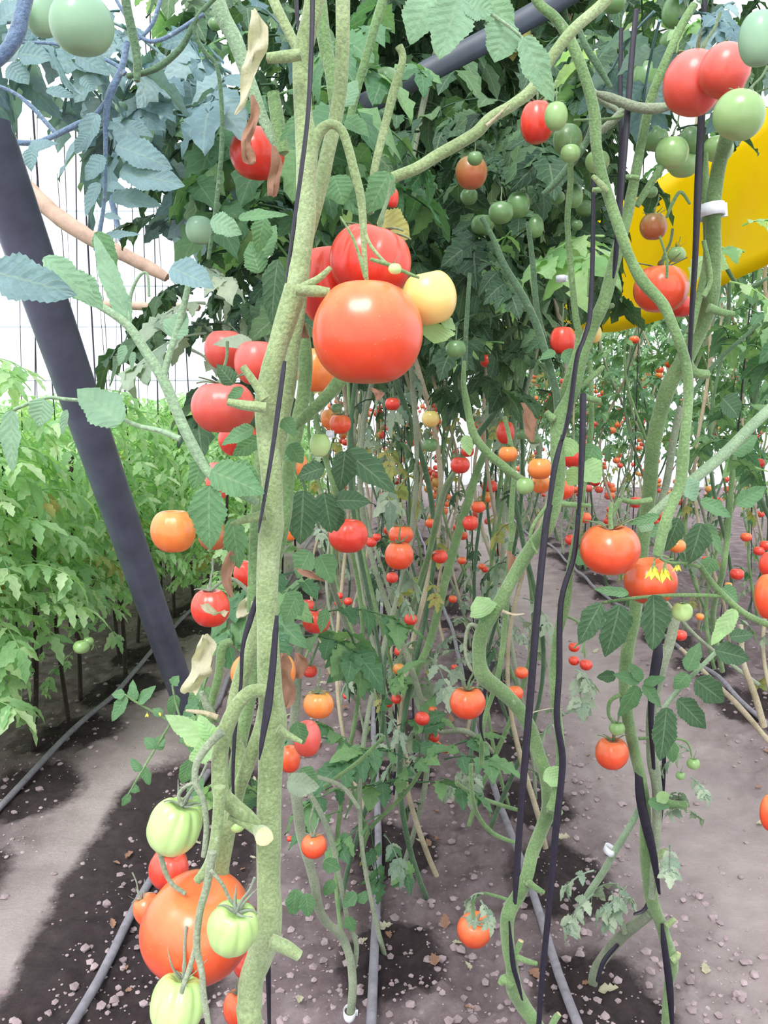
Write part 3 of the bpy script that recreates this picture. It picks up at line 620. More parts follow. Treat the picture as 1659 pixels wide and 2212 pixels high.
tomato(464, 52, 14, 'dgreen', .95, 'tiny green tomato hanging under the top left stems', None, 'round', (0, 0, 0), 2)
tomato(262, 232, 13, 'bgreen', .8, 'tiny pale green tomato below the purple stalk', None, 'round', (0, 0, 0), None)
tomato(176, 1398, 17, 'green', 2.45, 'small green tomato on the young plant, left of two', None, 'round', (0, 0, 0), None)
tomato(191, 1386, 11, 'green', 2.5, 'tiny green tomato on the young plant, right of two', None, 'round', (0, 0, 0), None)
MIDG = 'small red tomatoes of the centre bed'
for x, y, rr, c, Y in ((912, 1552, 17, 'red', 1.9), (935, 1534, 10, 'orange_red', 1.95), (937, 1592, 13, 'red', 2), (942, 1611, 12, 'orange_red', 2.05), (962, 1618, 10, 'red', 2.1), (865, 1407, 14, 'red', 2.1),
                       (847, 1377, 11, 'red', 2.2), (731, 1303, 9, 'red', 2.4), (752, 1299, 10, 'red', 2.4), (733, 1287, 9, 'red', 2.42), (950, 1290, 12, 'red', 2.6), (978, 1294, 10, 'orange_red', 2.6), (958, 1272, 8, 'red', 2.6), (950, 1202, 18, 'red', 1.9),
                       (998, 1211, 10, 'orange_red', 2.3), (1041, 1224, 8, 'orange_red', 2.6), (1048, 1230, 8, 'red', 2.6), (930, 1130, 12, 'orange_red', 1.9), (887, 1338, 15, 'red', 1.8), (862, 1445, 14, 'orange', 1.9), (856, 1510, 12, 'red', 2.0), (838, 1520, 10, 'red', 2.05),
                       (982, 1442, 8, 'red', 2.4), (748, 1503, 8, 'red', 2.2), (1127, 1453, 15, 'orange_red', 1.8), (1113, 1497, 18, 'orange_red', 1.65), (1240, 1398, 12, 'red', 1.9), (1240, 1427, 12, 'red', 1.9), (1266, 1436, 14, 'red', 1.88), (1234, 1166, 14, 'red', 1.6),
                       (1264, 1118, 14, 'orange_red', 1.5), (1470, 1372, 14, 'red', 1.7), (1512, 1332, 9, 'orange', 1.9), (1374, 1085, 15, 'red', 1.9), (1592, 1240, 15, 'red', 2.0), (1640, 1190, 12, 'red', 2.0), (1655, 1178, 13, 'red', 2.0), (1612, 1160, 12, 'orange_red', 2.1), (1574, 1264, 8, 'orange', 2.1), (1524, 1208, 8, 'red', 2.2), (802, 1171, 13, 'red', 1.7), (814, 1160, 10, 'red', 1.7)):
    o = link('tomato', FM_SMALL, None, PY(x, y, Y)); s = rr * depth(y, Y) / F; o.scale = (s, s, s); own(o, FR[c])
    tag(o, 'small ripe tomato hanging low between the bare stems over the soil', 'tomato', MIDG)
cols = ['red', 'red', 'red', 'orange_red', 'orange_red', 'orange', 'pink', 'green']
far_mb = MB()
def clusters(rows, n, label, group, seed, zlo, zhi, spread=.12, loose=0):
    r = R(seed); k = 0; rows = sorted(rows, key=lambda p: p[1])
    while k < n + loose:
        x, y = r.choice(rows[:len(rows) * 2 // 3] if k < n else rows[len(rows) // 3:]); z = r.uniform(zlo, zhi); cx, cy = x + r.uniform(-spread, spread), y + r.uniform(-spread, spread)
        for q in range(r.choice((1, 2, 3, 3, 4))):
            s = r.uniform(.02, .033)
            if k >= n:
                c = Vector((cx + r.uniform(-.05, .05), cy + r.uniform(-.05, .05), z - q * .04)); far_mb.add([c + v.co * s for v in FM_LOW.vertices], [tuple(p.vertices) for p in FM_LOW.polygons], r.choice((0, 0, 0, 1, 1, 2))); k += 1; continue
            o = link('tomato', FM_SMALL, None, Vector((cx + r.uniform(-.04, .04), cy + r.uniform(-.04, .04), z - q * .035)))
            o.scale = (s, s, s); own(o, FR[r.choice(cols)]); tag(o, label, 'tomato', group); k += 1
clusters([p for p in rows_c if p[1] > 2.9], 55, 'ripe tomato among many in the distance along the centre bed', 'distant tomatoes of the centre bed', 21, .55, 1.33, .12, 210)
clusters([p for p in rows_r if p[1] < 11], 84, 'ripe tomato among many in the distance in the right beds', 'distant tomatoes of the right beds', 22, .45, 1.6, .24, 300)
tag(far_mb.build('distant_tomatoes', [FR['red'], FR['orange_red'], FR['orange']]), 'countless small ripe tomatoes far back between the rows', 'tomatoes', None, 'stuff')

# ------------------------------------------------------------------ front vine
def stem(par, pts, Y, mat='near', name='stem', n=14, bump=.08, seed=0, scale=1.0, label=None):
    mb = MB(); tube(mb, pp(pts, Y, scale), n, bump=bump, seed=seed); o = mb.build(name, ST[mat], par)
    if label: o['label'] = label
    return o
def stub(par, pts, Y, mat='near'):
    mb = MB(); tube(mb, pp(pts, Y), 10, bump=.06, cap_mi=1, k=4); return mb.build('cut_stub', [ST[mat], cut_m], par)
def leafp(par, x1, y1, x2, y2, wpx, Y, mat='mid', dY=.0, n=26, tilt=None, seed=0, curl=.15):
    r = R(int(x1 * 7 + y1 * 13 + seed)); a, b = PY(x1, y1, Y), PY(x2, y2, Y + dY); d = b - a; L = d.length
    nrm = Vector((r.uniform(-.5, .5), -1, r.uniform(.1, .7))) if tilt is None else Vector(tilt)
    mb = MB(); leaflet(mb, a, d, nrm, L, wpx * depth(y1, Y) / F, n, curl * r.uniform(.5, 1.4), .22, r, 0, .06, .012)
    return mb.build('leaf', LF[mat], par)
def crumple(par, pts, Y, mat, label=None, seed=0, amp=.3):
    S = spline(pp(pts, Y), 5); mb = MB(); vs = []; n = 7
    for i, (p, rr) in enumerate(S):
        for j in range(n):
            u = (j / (n - 1) - .5) * 2
            q = Vector((p.x * 60 + u * 1.3, p.z * 60, seed + u))
            vs.append(p + Vector((u * rr, -rr * .9 * math.cos(u * 2.2 + i * .5) * .6, 0)) + Vector((noise.noise(q), noise.noise(q + Vector((9, 0, 0))), noise.noise(q + Vector((0, 9, 0))))) * rr * amp * 2)
    mb.add(vs, [(i * n + j, i * n + j + 1, (i + 1) * n + j + 1, (i + 1) * n + j) for i in range(len(S) - 1) for j in range(n - 1)])
    o = mb.build('dry_leaf', LF[mat], par)
    if label: o['label'] = label
    return o
def fill(par, box, n, Y0, Y1, mat, L, seed, mat2='young', droop=.9, name='foliage', lo=False):
    r = R(seed); mb = MB()
    for i in range(n):
        p = PY(r.uniform(box[0], box[2]), r.uniform(box[1], box[3]), r.uniform(Y0, Y1)); a = r.uniform(0, 6.28)
        compound(mb, p, Vector((math.cos(a), math.sin(a), r.uniform(-.3, .5))), L * r.uniform(.6, 1.15), r, r.choice((2, 2, 3)), lo, 1 if r.random() < .05 else 0, droop, 8, .6)
    return mb.build(name, [LF[mat], LF[mat2]], par)
def twine(pts, Y, label, group=None, tw=1.2):
    mb = MB(); tube(mb, pp(pts, Y), 8, flat=.35, twist=tw, k=5); return tag(mb.build('black_twine', twine_m), label, 'twine', group)
def flower(par, x, y, sz, Y, seed):
    r = R(seed); c = PY(x, y, Y); s = sz * depth(y, Y) / F; mb = MB()
    for k in range(6):
        a = 6.28 * k / 6; d = Vector((math.cos(a) * .34, math.sin(a) * .34, -1)); leaflet(mb, c, d, Vector((math.cos(a), math.sin(a), .3)), s * r.uniform(.85, 1.1), s * .42, 6, -.25, .1, r, 0, 0, 0)
    tube(mb, [(c, s * .12), (c - Vector((0, 0, s * .7)), s * .07)], 6); f = mb.build('flower', petal_m, par)
    mb = MB()
    for k in range(5):
        a = 6.28 * k / 5 + .3; leaflet(mb, c + Vector((0, 0, s * .06)), Vector((math.cos(a), math.sin(a), -.6)), Vector((0, 0, 1)), s * .5, s * .12, 3, .2, .1, r, 0, 0, 0)
    tube(mb, [(c, s * .12), (c + Vector((0, 0, s * .3)), s * .05)], 6); mb.build('sepals', sepal_m, par)

VA = thing('tomato_vine', 'thick hairy pale green vine rising full height in front, carrying the largest tomatoes', 'tomato vine', (-.15, .6, 0))
Y = .62
b = PY(545, 2212, Y)
mb = MB(); P_ = pp([(690, -90, 46), (684, -30, 44), (672, 40, 42), (655, 110, 42), (652, 160, 40), (655, 250, 40), (662, 310, 50), (660, 400, 42), (662, 470, 42), (652, 550, 42), (640, 620, 50), (620, 685, 48), (600, 750, 42), (585, 810, 46), (576, 870, 52), (576, 950, 44), (584, 1010, 46), (589, 1090, 46), (586, 1140, 54), (580, 1200, 50), (577, 1300, 46), (580, 1400, 48), (584, 1490, 52), (590, 1555, 62), (586, 1610, 54), (582, 1700, 52), (580, 1800, 54), (580, 1900, 51), (582, 1970, 54), (574, 2020, 62), (560, 2070, 56), (543, 2120, 52), (540, 2180, 54), (545, 2240, 52)], Y)
P_ += [(Vector((b.x + .02, Y + .03, .4)), .009), (Vector((b.x + .03, Y + .05, -.02)), .010)]
tube(mb, P_, 20, bump=.07); mb.build('stem', ST['near'], VA)
stem(VA, [(740, -60, 32), (741, 0, 32), (740, 90, 31), (736, 180, 30), (724, 260, 30), (708, 330, 32), (692, 400, 34), (672, 470, 36), (660, 520, 30)], .66)
stem(VA, [(660, 560, 26), (648, 660, 28), (633, 750, 30), (626, 830, 30), (612, 900, 28), (605, 960, 24), (600, 1000, 20)], .665)
stem(VA, [(655, 700, 26), (660, 780, 32), (656, 850, 30), (640, 930, 32), (624, 1010, 30), (618, 1100, 26), (600, 1200, 22), (560, 1330, 22), (545, 1480, 26), (520, 1600, 30), (500, 1700, 26), (480, 1850, 28), (500, 2000, 26)], .72, 'mid')
stem(VA, [(635, 922, 22), (665, 895, 24), (700, 862, 27), (735, 820, 30), (760, 770, 26)], .69, 'mid')
stem(VA, [(668, 330, 34), (690, 285, 26), (715, 268, 20), (738, 282, 20), (752, 320, 20), (765, 370, 19), (778, 420, 18), (784, 475, 17), (786, 530, 12), (792, 605, 9)], .62, name='truss_stalk')
stem(VA, [(784, 480, 10), (795, 520, 8), (820, 555, 8), (845, 578, 6)], .60, name='truss_stalk', n=8)
stem(VA, [(800, 560, 8), (840, 572, 10), (880, 590, 8), (905, 600, 6)], .595, 'mid', name='truss_stalk', n=8)
stem(VA, [(790, 600, 10), (765, 520, 6), (735, 468, 4)], .6, 'mid', name='truss_stalk', n=6)
stem(VA, [(452, -60, 34), (480, 30, 34), (510, 90, 33), (540, 180, 28), (570, 260, 22), (600, 320, 18)], .75, 'pale')
stem(VA, [(575, -40, 22), (600, 20, 22), (625, 70, 22), (645, 115, 20)], .68)
stem(VA, [(690, -30, 26), (700, 80, 30), (716, 160, 28), (725, 240, 24)], .74, 'mid')
stem(VA, [(840, -40, 20), (815, 40, 20), (795, 110, 18), (775, 180, 18), (755, 260, 16)], .74, 'mid')
stem(VA, [(862, 100, 18), (870, 130, 16), (850, 200, 20), (830, 280, 18), (808, 370, 16), (800, 460, 16)], .78)
stem(VA, [(590, 200, 26), (600, 260, 30), (612, 330, 26)], .74, 'mid')
# the slanting branch to the upper right
stem(VA, [(800, 455, 16), (815, 405, 24), (850, 384, 24), (900, 364, 25), (945, 336, 26), (995, 308, 26), (1030, 286, 26), (1060, 255, 25), (1105, 228, 24), (1150, 192, 26), (1190, 125, 24), (1240, 62, 24), (1300, 10, 24), (1340, -40, 24)], .78, name='branch')
stem(VA, [(1050, 272, 8), (1075, 250, 6), (1100, 225, 3)], .77, 'old', n=6, name='branch', label='brown dried side twig')
for pts in ([(650, 118, 24), (620, 122, 26), (577, 126, 22)], [(640, 625, 26), (675, 628, 27), (712, 632, 20)], [(655, 620, 20), (690, 600, 15), (714, 578, 11)], [(576, 880, 26), (530, 876, 22), (492, 868, 16)], [(572, 862, 24), (548, 825, 18), (524, 792, 16)],
            [(575, 1112, 26), (540, 1120, 18), (498, 1133, 8)], [(585, 2035, 34), (615, 2045, 30), (647, 2065, 24)], [(600, 1575, 26), (622, 1588, 16), (652, 1603, 9)], [(1280, 380, 10), (1300, 400, 14), (1312, 413, 12)]):
    stub(VA, pts, .60)
mb = MB(); tube(mb, pp([(495, 1765, 12, .6), (530, 1782, 14, .595), (552, 1793, 20, .59), (568, 1802, 38, .575), (571, 1808, 38, .555)], .59), 14, cap_mi=1, bump=.1); mb.build('cut_stub', [ST['near'], cut_m], VA)
# hooked branch and hanging truss, lower left
stem(VA, [(588, 1500, 26), (565, 1492, 30), (540, 1496, 31), (514, 1520, 31), (494, 1560, 34), (478, 1610, 36), (474, 1660, 36), (477, 1712, 38), (500, 1738, 36), (530, 1762, 34), (556, 1785, 26)], .60, name='branch')
stem(VA, [(480, 1580, 20), (450, 1610, 18), (425, 1650, 15), (422, 1690, 14), (440, 1730, 13), (446, 1790, 13), (440, 1850, 12)], .585, 'grey', 'truss_stalk', 10)
stem(VA, [(474, 1700, 26), (470, 1780, 25), (458, 1850, 23), (440, 1885, 21), (426, 1902, 19)], .58, name='branch')
stem(VA, [(458, 1840, 20), (448, 1910, 17), (432, 1970, 15), (425, 2040, 15), (436, 2100, 14), (440, 2150, 14), (455, 2240, 12)], .565, 'grey', 'truss_stalk', 10)
stem(VA, [(428, 2030, 12), (410, 2090, 11), (396, 2130, 11), (392, 2145, 10)], .565, 'grey', 'truss_stalk', 8)
stem(VA, [(455, 1880, 10), (480, 1910, 8), (495, 1940, 8), (508, 1955, 8)], .56, 'grey', 'truss_stalk', 8)
stem(VA, [(422, 1690, 9), (400, 1700, 9), (386, 1718, 9), (394, 1740, 9)], .6, 'grey', 'truss_stalk', 8)
stem(VA, [(344, 1832, 12), (356, 1880, 12), (372, 1910, 10), (400, 1930, 10)], .64, 'grey', 'truss_stalk', 8)
stem(VA, [(556, 1300, 26), (548, 1380, 30), (520, 1470, 34), (500, 1560, 28), (520, 1660, 30), (490, 1800, 36), (475, 1900, 30)], .68)
stem(VA, [(575, 1480, 20), (565, 1560, 26), (540, 1640, 30), (515, 1710, 30), (500, 1780, 24)], .66)
stem(VA, [(500, 1385, 16), (480, 1400, 20), (472, 1460, 18), (455, 1530, 16), (445, 1620, 18)], .74, 'mid')
stem(VA, [(470, 1560, 14), (450, 1530, 18), (435, 1495, 12)], .68, 'grey'); stem(VA, [(470, 1550, 14), (440, 1540, 12), (402, 1535, 6)], .67, 'old', n=8, label='dried pinkish side twig')
stem(VA, [(548, 1290, 10), (500, 1250, 8), (455, 1275, 6)], .76, 'grey', n=8); stem(VA, [(560, 960, 18), (552, 1100, 20), (545, 1250, 20), (540, 1380, 18)], .70, 'mid')
stem(VA, [(1160, 0, 0.5), (1160, 1, .5)], .9) if False else None
# leafy branch to the left
Yb = .60
stem(VA, [(120, 610, 12), (155, 627, 15), (215, 660, 17), (275, 702, 20), (318, 765, 22), (355, 825, 24), (382, 890, 24), (412, 955, 24), (452, 1022, 22), (490, 1050, 20), (555, 1085, 18)], Yb, 'pale', 'branch')
stem(VA, [(352, 818, 16), (366, 765, 15), (385, 705, 15), (402, 640, 14), (410, 590, 8)], Yb, 'pale', 'branch', 10)
stem(VA, [(388, 948, 14), (345, 930, 11), (300, 920, 10), (255, 900, 9), (200, 870, 8), (140, 862, 8), (95, 860, 8), (30, 885, 8)], Yb - .01, 'pale', 'branch', 8)
stem(VA, [(280, 700, 9), (282, 640, 8), (300, 598, 7), (318, 592, 6), (322, 640, 6)], Yb, 'pale', 'branch', 8)
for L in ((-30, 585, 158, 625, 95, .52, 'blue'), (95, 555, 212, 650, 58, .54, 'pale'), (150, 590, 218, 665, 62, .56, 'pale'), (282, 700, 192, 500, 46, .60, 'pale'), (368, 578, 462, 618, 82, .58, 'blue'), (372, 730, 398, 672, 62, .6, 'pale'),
          (262, 915, 165, 835, 88, .575, 'pale'), (95, 862, 82, 922, 56, .58, 'pale'), (25, 885, 22, 1022, 52, .58, 'pale'), (455, 1018, 572, 1062, 84, .585, 'mid'), (452, 1048, 448, 1192, 84, .58, 'mid'), (500, 1005, 560, 1040, 50, .6, 'mid'), (440, 985, 415, 1060, 44, .6, 'mid'),
          (548, 925, 474, 958, 40, .62, 'mid'), (560, 945, 500, 985, 40, .64, 'mid'), (270, 745, 255, 790, 22, .6, 'pale'), (290, 760, 282, 800, 22, .6, 'pale'), (145, 885, 130, 940, 20, .58, 'pale'),
          (545, 740, 458, 738, 38, .80, 'grey'), (505, 830, 468, 786, 40, .66, 'dark'), (525, 838, 488, 868, 26, .64, 'mid'),
          (515, 472, 622, 455, 34, .62, 'mid'), (455, 475, 522, 500, 48, .66, 'pale'), (560, 560, 590, 480, 60, .70, 'mid'), (600, 560, 582, 700, 56, .66, 'dark'), (560, 590, 540, 520, 50, .7, 'mid'), (570, 470, 555, 545, 46, .68, 'mid'),
          (842, 372, 792, 458, 62, .70, 'mid'), (818, 470, 888, 508, 70, .69, 'yellow'), (950, 700, 938, 742, 76, .64, 'young'), (955, 690, 985, 712, 30, .64, 'young'),
          (745, 975, 858, 1062, 66, .88, 'dark'), (745, 975, 736, 1064, 60, .86, 'dark'), (700, 1065, 716, 1152, 62, .84, 'dark'), (655, 1060, 650, 1178, 74, .8, 'dark'), (722, 1082, 800, 1078, 46, .84, 'dark'), (722, 1095, 728, 1150, 44, .86, 'dark'), (640, 990, 598, 955, 42, .7, 'mid'),
          (610, 905, 640, 940, 38, .64, 'mid'), (625, 960, 655, 1000, 40, .68, 'mid'), (700, 1010, 640, 1030, 44, .84, 'dark'),
          (670, 1190, 640, 1250, 60, .9, 'mid'), (690, 1200, 720, 1260, 60, .95, 'mid'), (640, 1290, 610, 1350, 50, .85, 'mid'), (620, 1280, 655, 1330, 46, .88, 'mid'), (705, 1315, 690, 1370, 28, .85, 'mid'), (560, 1470, 520, 1450, 44, .72, 'dark'),
          (465, 1610, 355, 1545, 50, .66, 'young'), (460, 1600, 430, 1545, 36, .66, 'young'), (462, 1612, 490, 1560, 34, .66, 'young'), (465, 1615, 405, 1640, 44, .65, 'young'), (440, 1680, 400, 1720, 36, .8, 'mid'), (410, 1640, 395, 1700, 36, .8, 'mid'),
          (500, 1120, 520, 1230, 50, .72, 'mid'), (620, 1690, 690, 1700, 50, .8, 'grey'), (640, 1560, 655, 1610, 40, .84, 'mid'), (650, 1660, 685, 1700, 40, .84, 'mid'),
          (740, 230, 770, 170, 54, .7, 'pale'), (745, 260, 800, 290, 60, .72, 'mid'), (720, 380, 745, 440, 70, .75, 'mid'), (660, 240, 600, 300, 30, .7, 'mid')):
    leafp(VA, *L)
# pale leaves over the top centre
for L in ((935, -20, 880, 84, 88, .62, 'pale'), (990, -10, 952, 124, 98, .60, 'pale'), (1000, 10, 1068, 18, 60, .6, 'pale'), (1095, 45, 1072, 132, 84, .61, 'pale'), (1130, 80, 1196, 216, 60, .60, 'pale'), (1040, -20, 1110, 62, 70, .62, 'pale')): leafp(VA, *L)
stem(VA, [(930, -30, 7), (1000, 0, 8), (1060, 30, 8), (1110, 65, 7), (1140, 95, 6)], .605, 'pale', 'branch', 8)
crumple(VA, [(548, 20, 12), (560, 60, 40), (555, 100, 46), (542, 140, 36), (535, 185, 26), (522, 225, 14), (508, 248, 5)], .66, 'cream', 'withered cream leaf hanging in a spiral', 3)
crumple(VA, [(545, 205, 6), (552, 240, 18), (540, 280, 26), (530, 310, 16), (538, 345, 30), (548, 355, 10)], .70, 'dry', 'shrivelled brown leaf over the red tomato', 5)
crumple(VA, [(590, 315, 10), (600, 350, 24), (594, 390, 28), (586, 425, 20)], .72, 'dry', 'shrivelled dark brown leaf', 6)
crumple(VA, [(442, 1370, 12), (445, 1400, 40), (438, 1440, 46), (420, 1475, 50), (415, 1498, 30)], .70, 'cream', 'crumpled whitish dry leaf', 7)
crumple(VA, [(548, 1278, 10), (538, 1300, 34), (522, 1325, 26), (515, 1335, 8)], .70, 'cream', None, 8)
crumple(VA, [(500, 1190, 10), (492, 1220, 26), (490, 1255, 20), (500, 1290, 10)], .72, 'dry', None, 9)
crumple(VA, [(440, 1305, 20), (465, 1330, 34), (490, 1320, 12)], .76, 'cream', None, 10)
crumple(VA, [(615, 1410, 10), (612, 1440, 34), (618, 1475, 36), (620, 1515, 26), (615, 1530, 10)], .72, 'dry', None, 11)
crumple(VA, [(640, 1410, 10), (648, 1435, 30), (642, 1465, 22)], .8, 'dry', None, 12)
crumple(VA, [(640, 1228, 8), (665, 1240, 28), (700, 1255, 12)], .8, 'dry', None, 13)
crumple(VA, [(800, 838, 8), (818, 850, 22), (815, 865, 8)], .7, 'dry', 'small dry blossom under the big tomato', 14)
crumple(VA, [(650, 695, 20), (645, 715, 40), (660, 730, 16)], .68, 'dry', None, 15)
fill(VA, (470, -20, 900, 520), 30, .95, 1.25, 'mid', .14, 61)
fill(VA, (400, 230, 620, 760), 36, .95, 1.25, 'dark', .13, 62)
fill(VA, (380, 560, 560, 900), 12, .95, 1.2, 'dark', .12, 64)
fill(VA, (620, 1180, 760, 1420), 8, 1.0, 1.3, 'mid', .15, 63)

# twines on the front vine
twine([(676, -60, 11), (674, 60, 11), (670, 165, 11), (664, 260, 12), (650, 375, 14), (636, 475, 14), (624, 560, 12), (618, 610, 8)], .59, 'black twine wound along the upper part of the thick front vine')
twine([(615, 780, 8), (610, 815, 11), (600, 890, 13), (584, 1000, 13), (566, 1105, 13), (558, 1150, 8)], .59, 'black twine crossing the middle of the thick front vine')
twine([(598, 1330, 8), (594, 1380, 14), (588, 1450, 18), (578, 1530, 26), (566, 1600, 20), (560, 1640, 8)], .575, 'broad black twine crossing the lower bend of the thick front vine')
twine([(556, 1290, 12), (540, 1340, 14), (524, 1400, 10), (520, 1480, 10), (508, 1570, 14), (503, 1690, 14), (508, 1760, 10)], .645, 'black twine behind the lower forks of the thick front vine')
twine([(640, -60, 10), (641, 20, 12), (645, 70, 10)], .64, 'short black twine at the top edge beside the thick stem')
twine([(578, 2060, 12), (580, 2130, 14), (582, 2240, 14)], .66, 'black twine showing below the cut stub at the bottom')

# ------------------------------------------------------------------ hanging vine in the top left corner
VD = thing('tomato_vine', 'flare tinted bluish vine spreading over the white gap in the top left corner', 'tomato vine', (-.4, .7, 0))
Y = .72
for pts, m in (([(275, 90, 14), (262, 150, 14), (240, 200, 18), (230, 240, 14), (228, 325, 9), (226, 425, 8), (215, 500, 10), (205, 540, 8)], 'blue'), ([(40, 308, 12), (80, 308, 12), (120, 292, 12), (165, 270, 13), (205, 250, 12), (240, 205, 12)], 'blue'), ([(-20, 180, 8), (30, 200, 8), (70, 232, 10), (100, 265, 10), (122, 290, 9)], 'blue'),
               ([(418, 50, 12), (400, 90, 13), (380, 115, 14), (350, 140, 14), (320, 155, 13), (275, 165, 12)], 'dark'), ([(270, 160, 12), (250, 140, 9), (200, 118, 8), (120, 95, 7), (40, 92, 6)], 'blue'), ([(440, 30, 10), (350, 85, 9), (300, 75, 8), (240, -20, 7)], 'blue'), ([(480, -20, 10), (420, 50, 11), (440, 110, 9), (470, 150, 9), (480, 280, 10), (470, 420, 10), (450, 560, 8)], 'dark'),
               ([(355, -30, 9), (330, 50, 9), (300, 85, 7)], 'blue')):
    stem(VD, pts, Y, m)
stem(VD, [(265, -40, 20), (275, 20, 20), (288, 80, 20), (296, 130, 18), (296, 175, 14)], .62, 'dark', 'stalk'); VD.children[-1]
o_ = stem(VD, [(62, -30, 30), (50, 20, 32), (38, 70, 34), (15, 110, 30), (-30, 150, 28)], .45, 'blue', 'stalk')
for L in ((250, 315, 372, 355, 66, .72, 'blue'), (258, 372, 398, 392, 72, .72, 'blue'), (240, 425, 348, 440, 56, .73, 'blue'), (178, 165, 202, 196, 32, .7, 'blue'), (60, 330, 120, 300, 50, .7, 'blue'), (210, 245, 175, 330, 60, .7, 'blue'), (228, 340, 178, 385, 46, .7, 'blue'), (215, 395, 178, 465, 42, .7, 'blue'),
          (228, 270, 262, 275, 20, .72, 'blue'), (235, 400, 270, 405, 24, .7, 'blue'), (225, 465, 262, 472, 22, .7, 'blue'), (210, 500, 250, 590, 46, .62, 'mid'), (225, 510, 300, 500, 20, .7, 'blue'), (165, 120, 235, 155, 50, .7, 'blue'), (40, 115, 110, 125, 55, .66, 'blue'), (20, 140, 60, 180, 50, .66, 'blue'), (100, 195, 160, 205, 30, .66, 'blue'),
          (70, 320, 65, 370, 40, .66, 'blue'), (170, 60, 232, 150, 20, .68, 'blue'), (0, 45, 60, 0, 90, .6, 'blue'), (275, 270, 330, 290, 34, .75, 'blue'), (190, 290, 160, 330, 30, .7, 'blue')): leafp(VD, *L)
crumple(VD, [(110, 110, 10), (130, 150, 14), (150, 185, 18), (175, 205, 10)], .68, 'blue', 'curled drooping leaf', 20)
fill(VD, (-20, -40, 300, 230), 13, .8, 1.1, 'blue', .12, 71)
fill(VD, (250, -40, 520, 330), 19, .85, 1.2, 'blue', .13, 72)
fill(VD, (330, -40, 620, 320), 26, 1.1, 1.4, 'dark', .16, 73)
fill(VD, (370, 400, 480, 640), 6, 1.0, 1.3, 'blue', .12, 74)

# ------------------------------------------------------------------ curved vine right of centre
VB = thing('tomato_vine', 'smooth green vine with an S curved lower stem right of centre', 'tomato vine', (.24, 1.1, 0))
Y = 1.0
mb = MB(); P_ = pp([(1345, -60, 20, .95), (1500, 10, 18, .95), (1470, 60, 18, .95), (1430, 150, 18, .95), (1405, 220, 20, .96), (1385, 310, 20, .97), (1372, 380, 22, .97), (1358, 450, 24, .98), (1342, 510, 26, .98), (1325, 575, 27, .99), (1305, 650, 28, .99), (1276, 715, 29, 1), (1255, 775, 28, 1), (1236, 850, 28, 1), (1207, 905, 30, 1), (1203, 950, 30, 1), (1206, 1025, 30, 1), (1198, 1080, 34, 1), (1180, 1140, 30, 1), (1150, 1180, 28, 1.01), (1110, 1245, 28, 1.02), (1075, 1310, 29, 1.03), (1042, 1365, 32, 1.04), (1035, 1420, 30, 1.05), (1045, 1460, 36, 1.06), (1080, 1490, 32, 1.07), (1115, 1525, 30, 1.08), (1142, 1567, 30, 1.09), (1162, 1625, 29, 1.1), (1176, 1665, 28, 1.1), (1182, 1702, 28, 1.11), (1187, 1745, 34, 1.12), (1170, 1792, 28, 1.13), (1150, 1842, 28, 1.14), (1140, 1887, 27, 1.14), (1120, 1932, 30, 1.15), (1097, 1977, 32, 1.15), (1096, 2032, 28, 1.16), (1106, 2092, 28, 1.16), (1110, 2135, 34, 1.17), (1132, 2176, 32, 1.18), (1165, 2225, 30, 1.18)][1:], Y)
P_ += [(Vector((.24, 1.2, .2)), .009), (Vector((.26, 1.22, -.02)), .009)]
tube(mb, P_, 16, bump=.09); mb.build('stem', ST['mid'], VB)
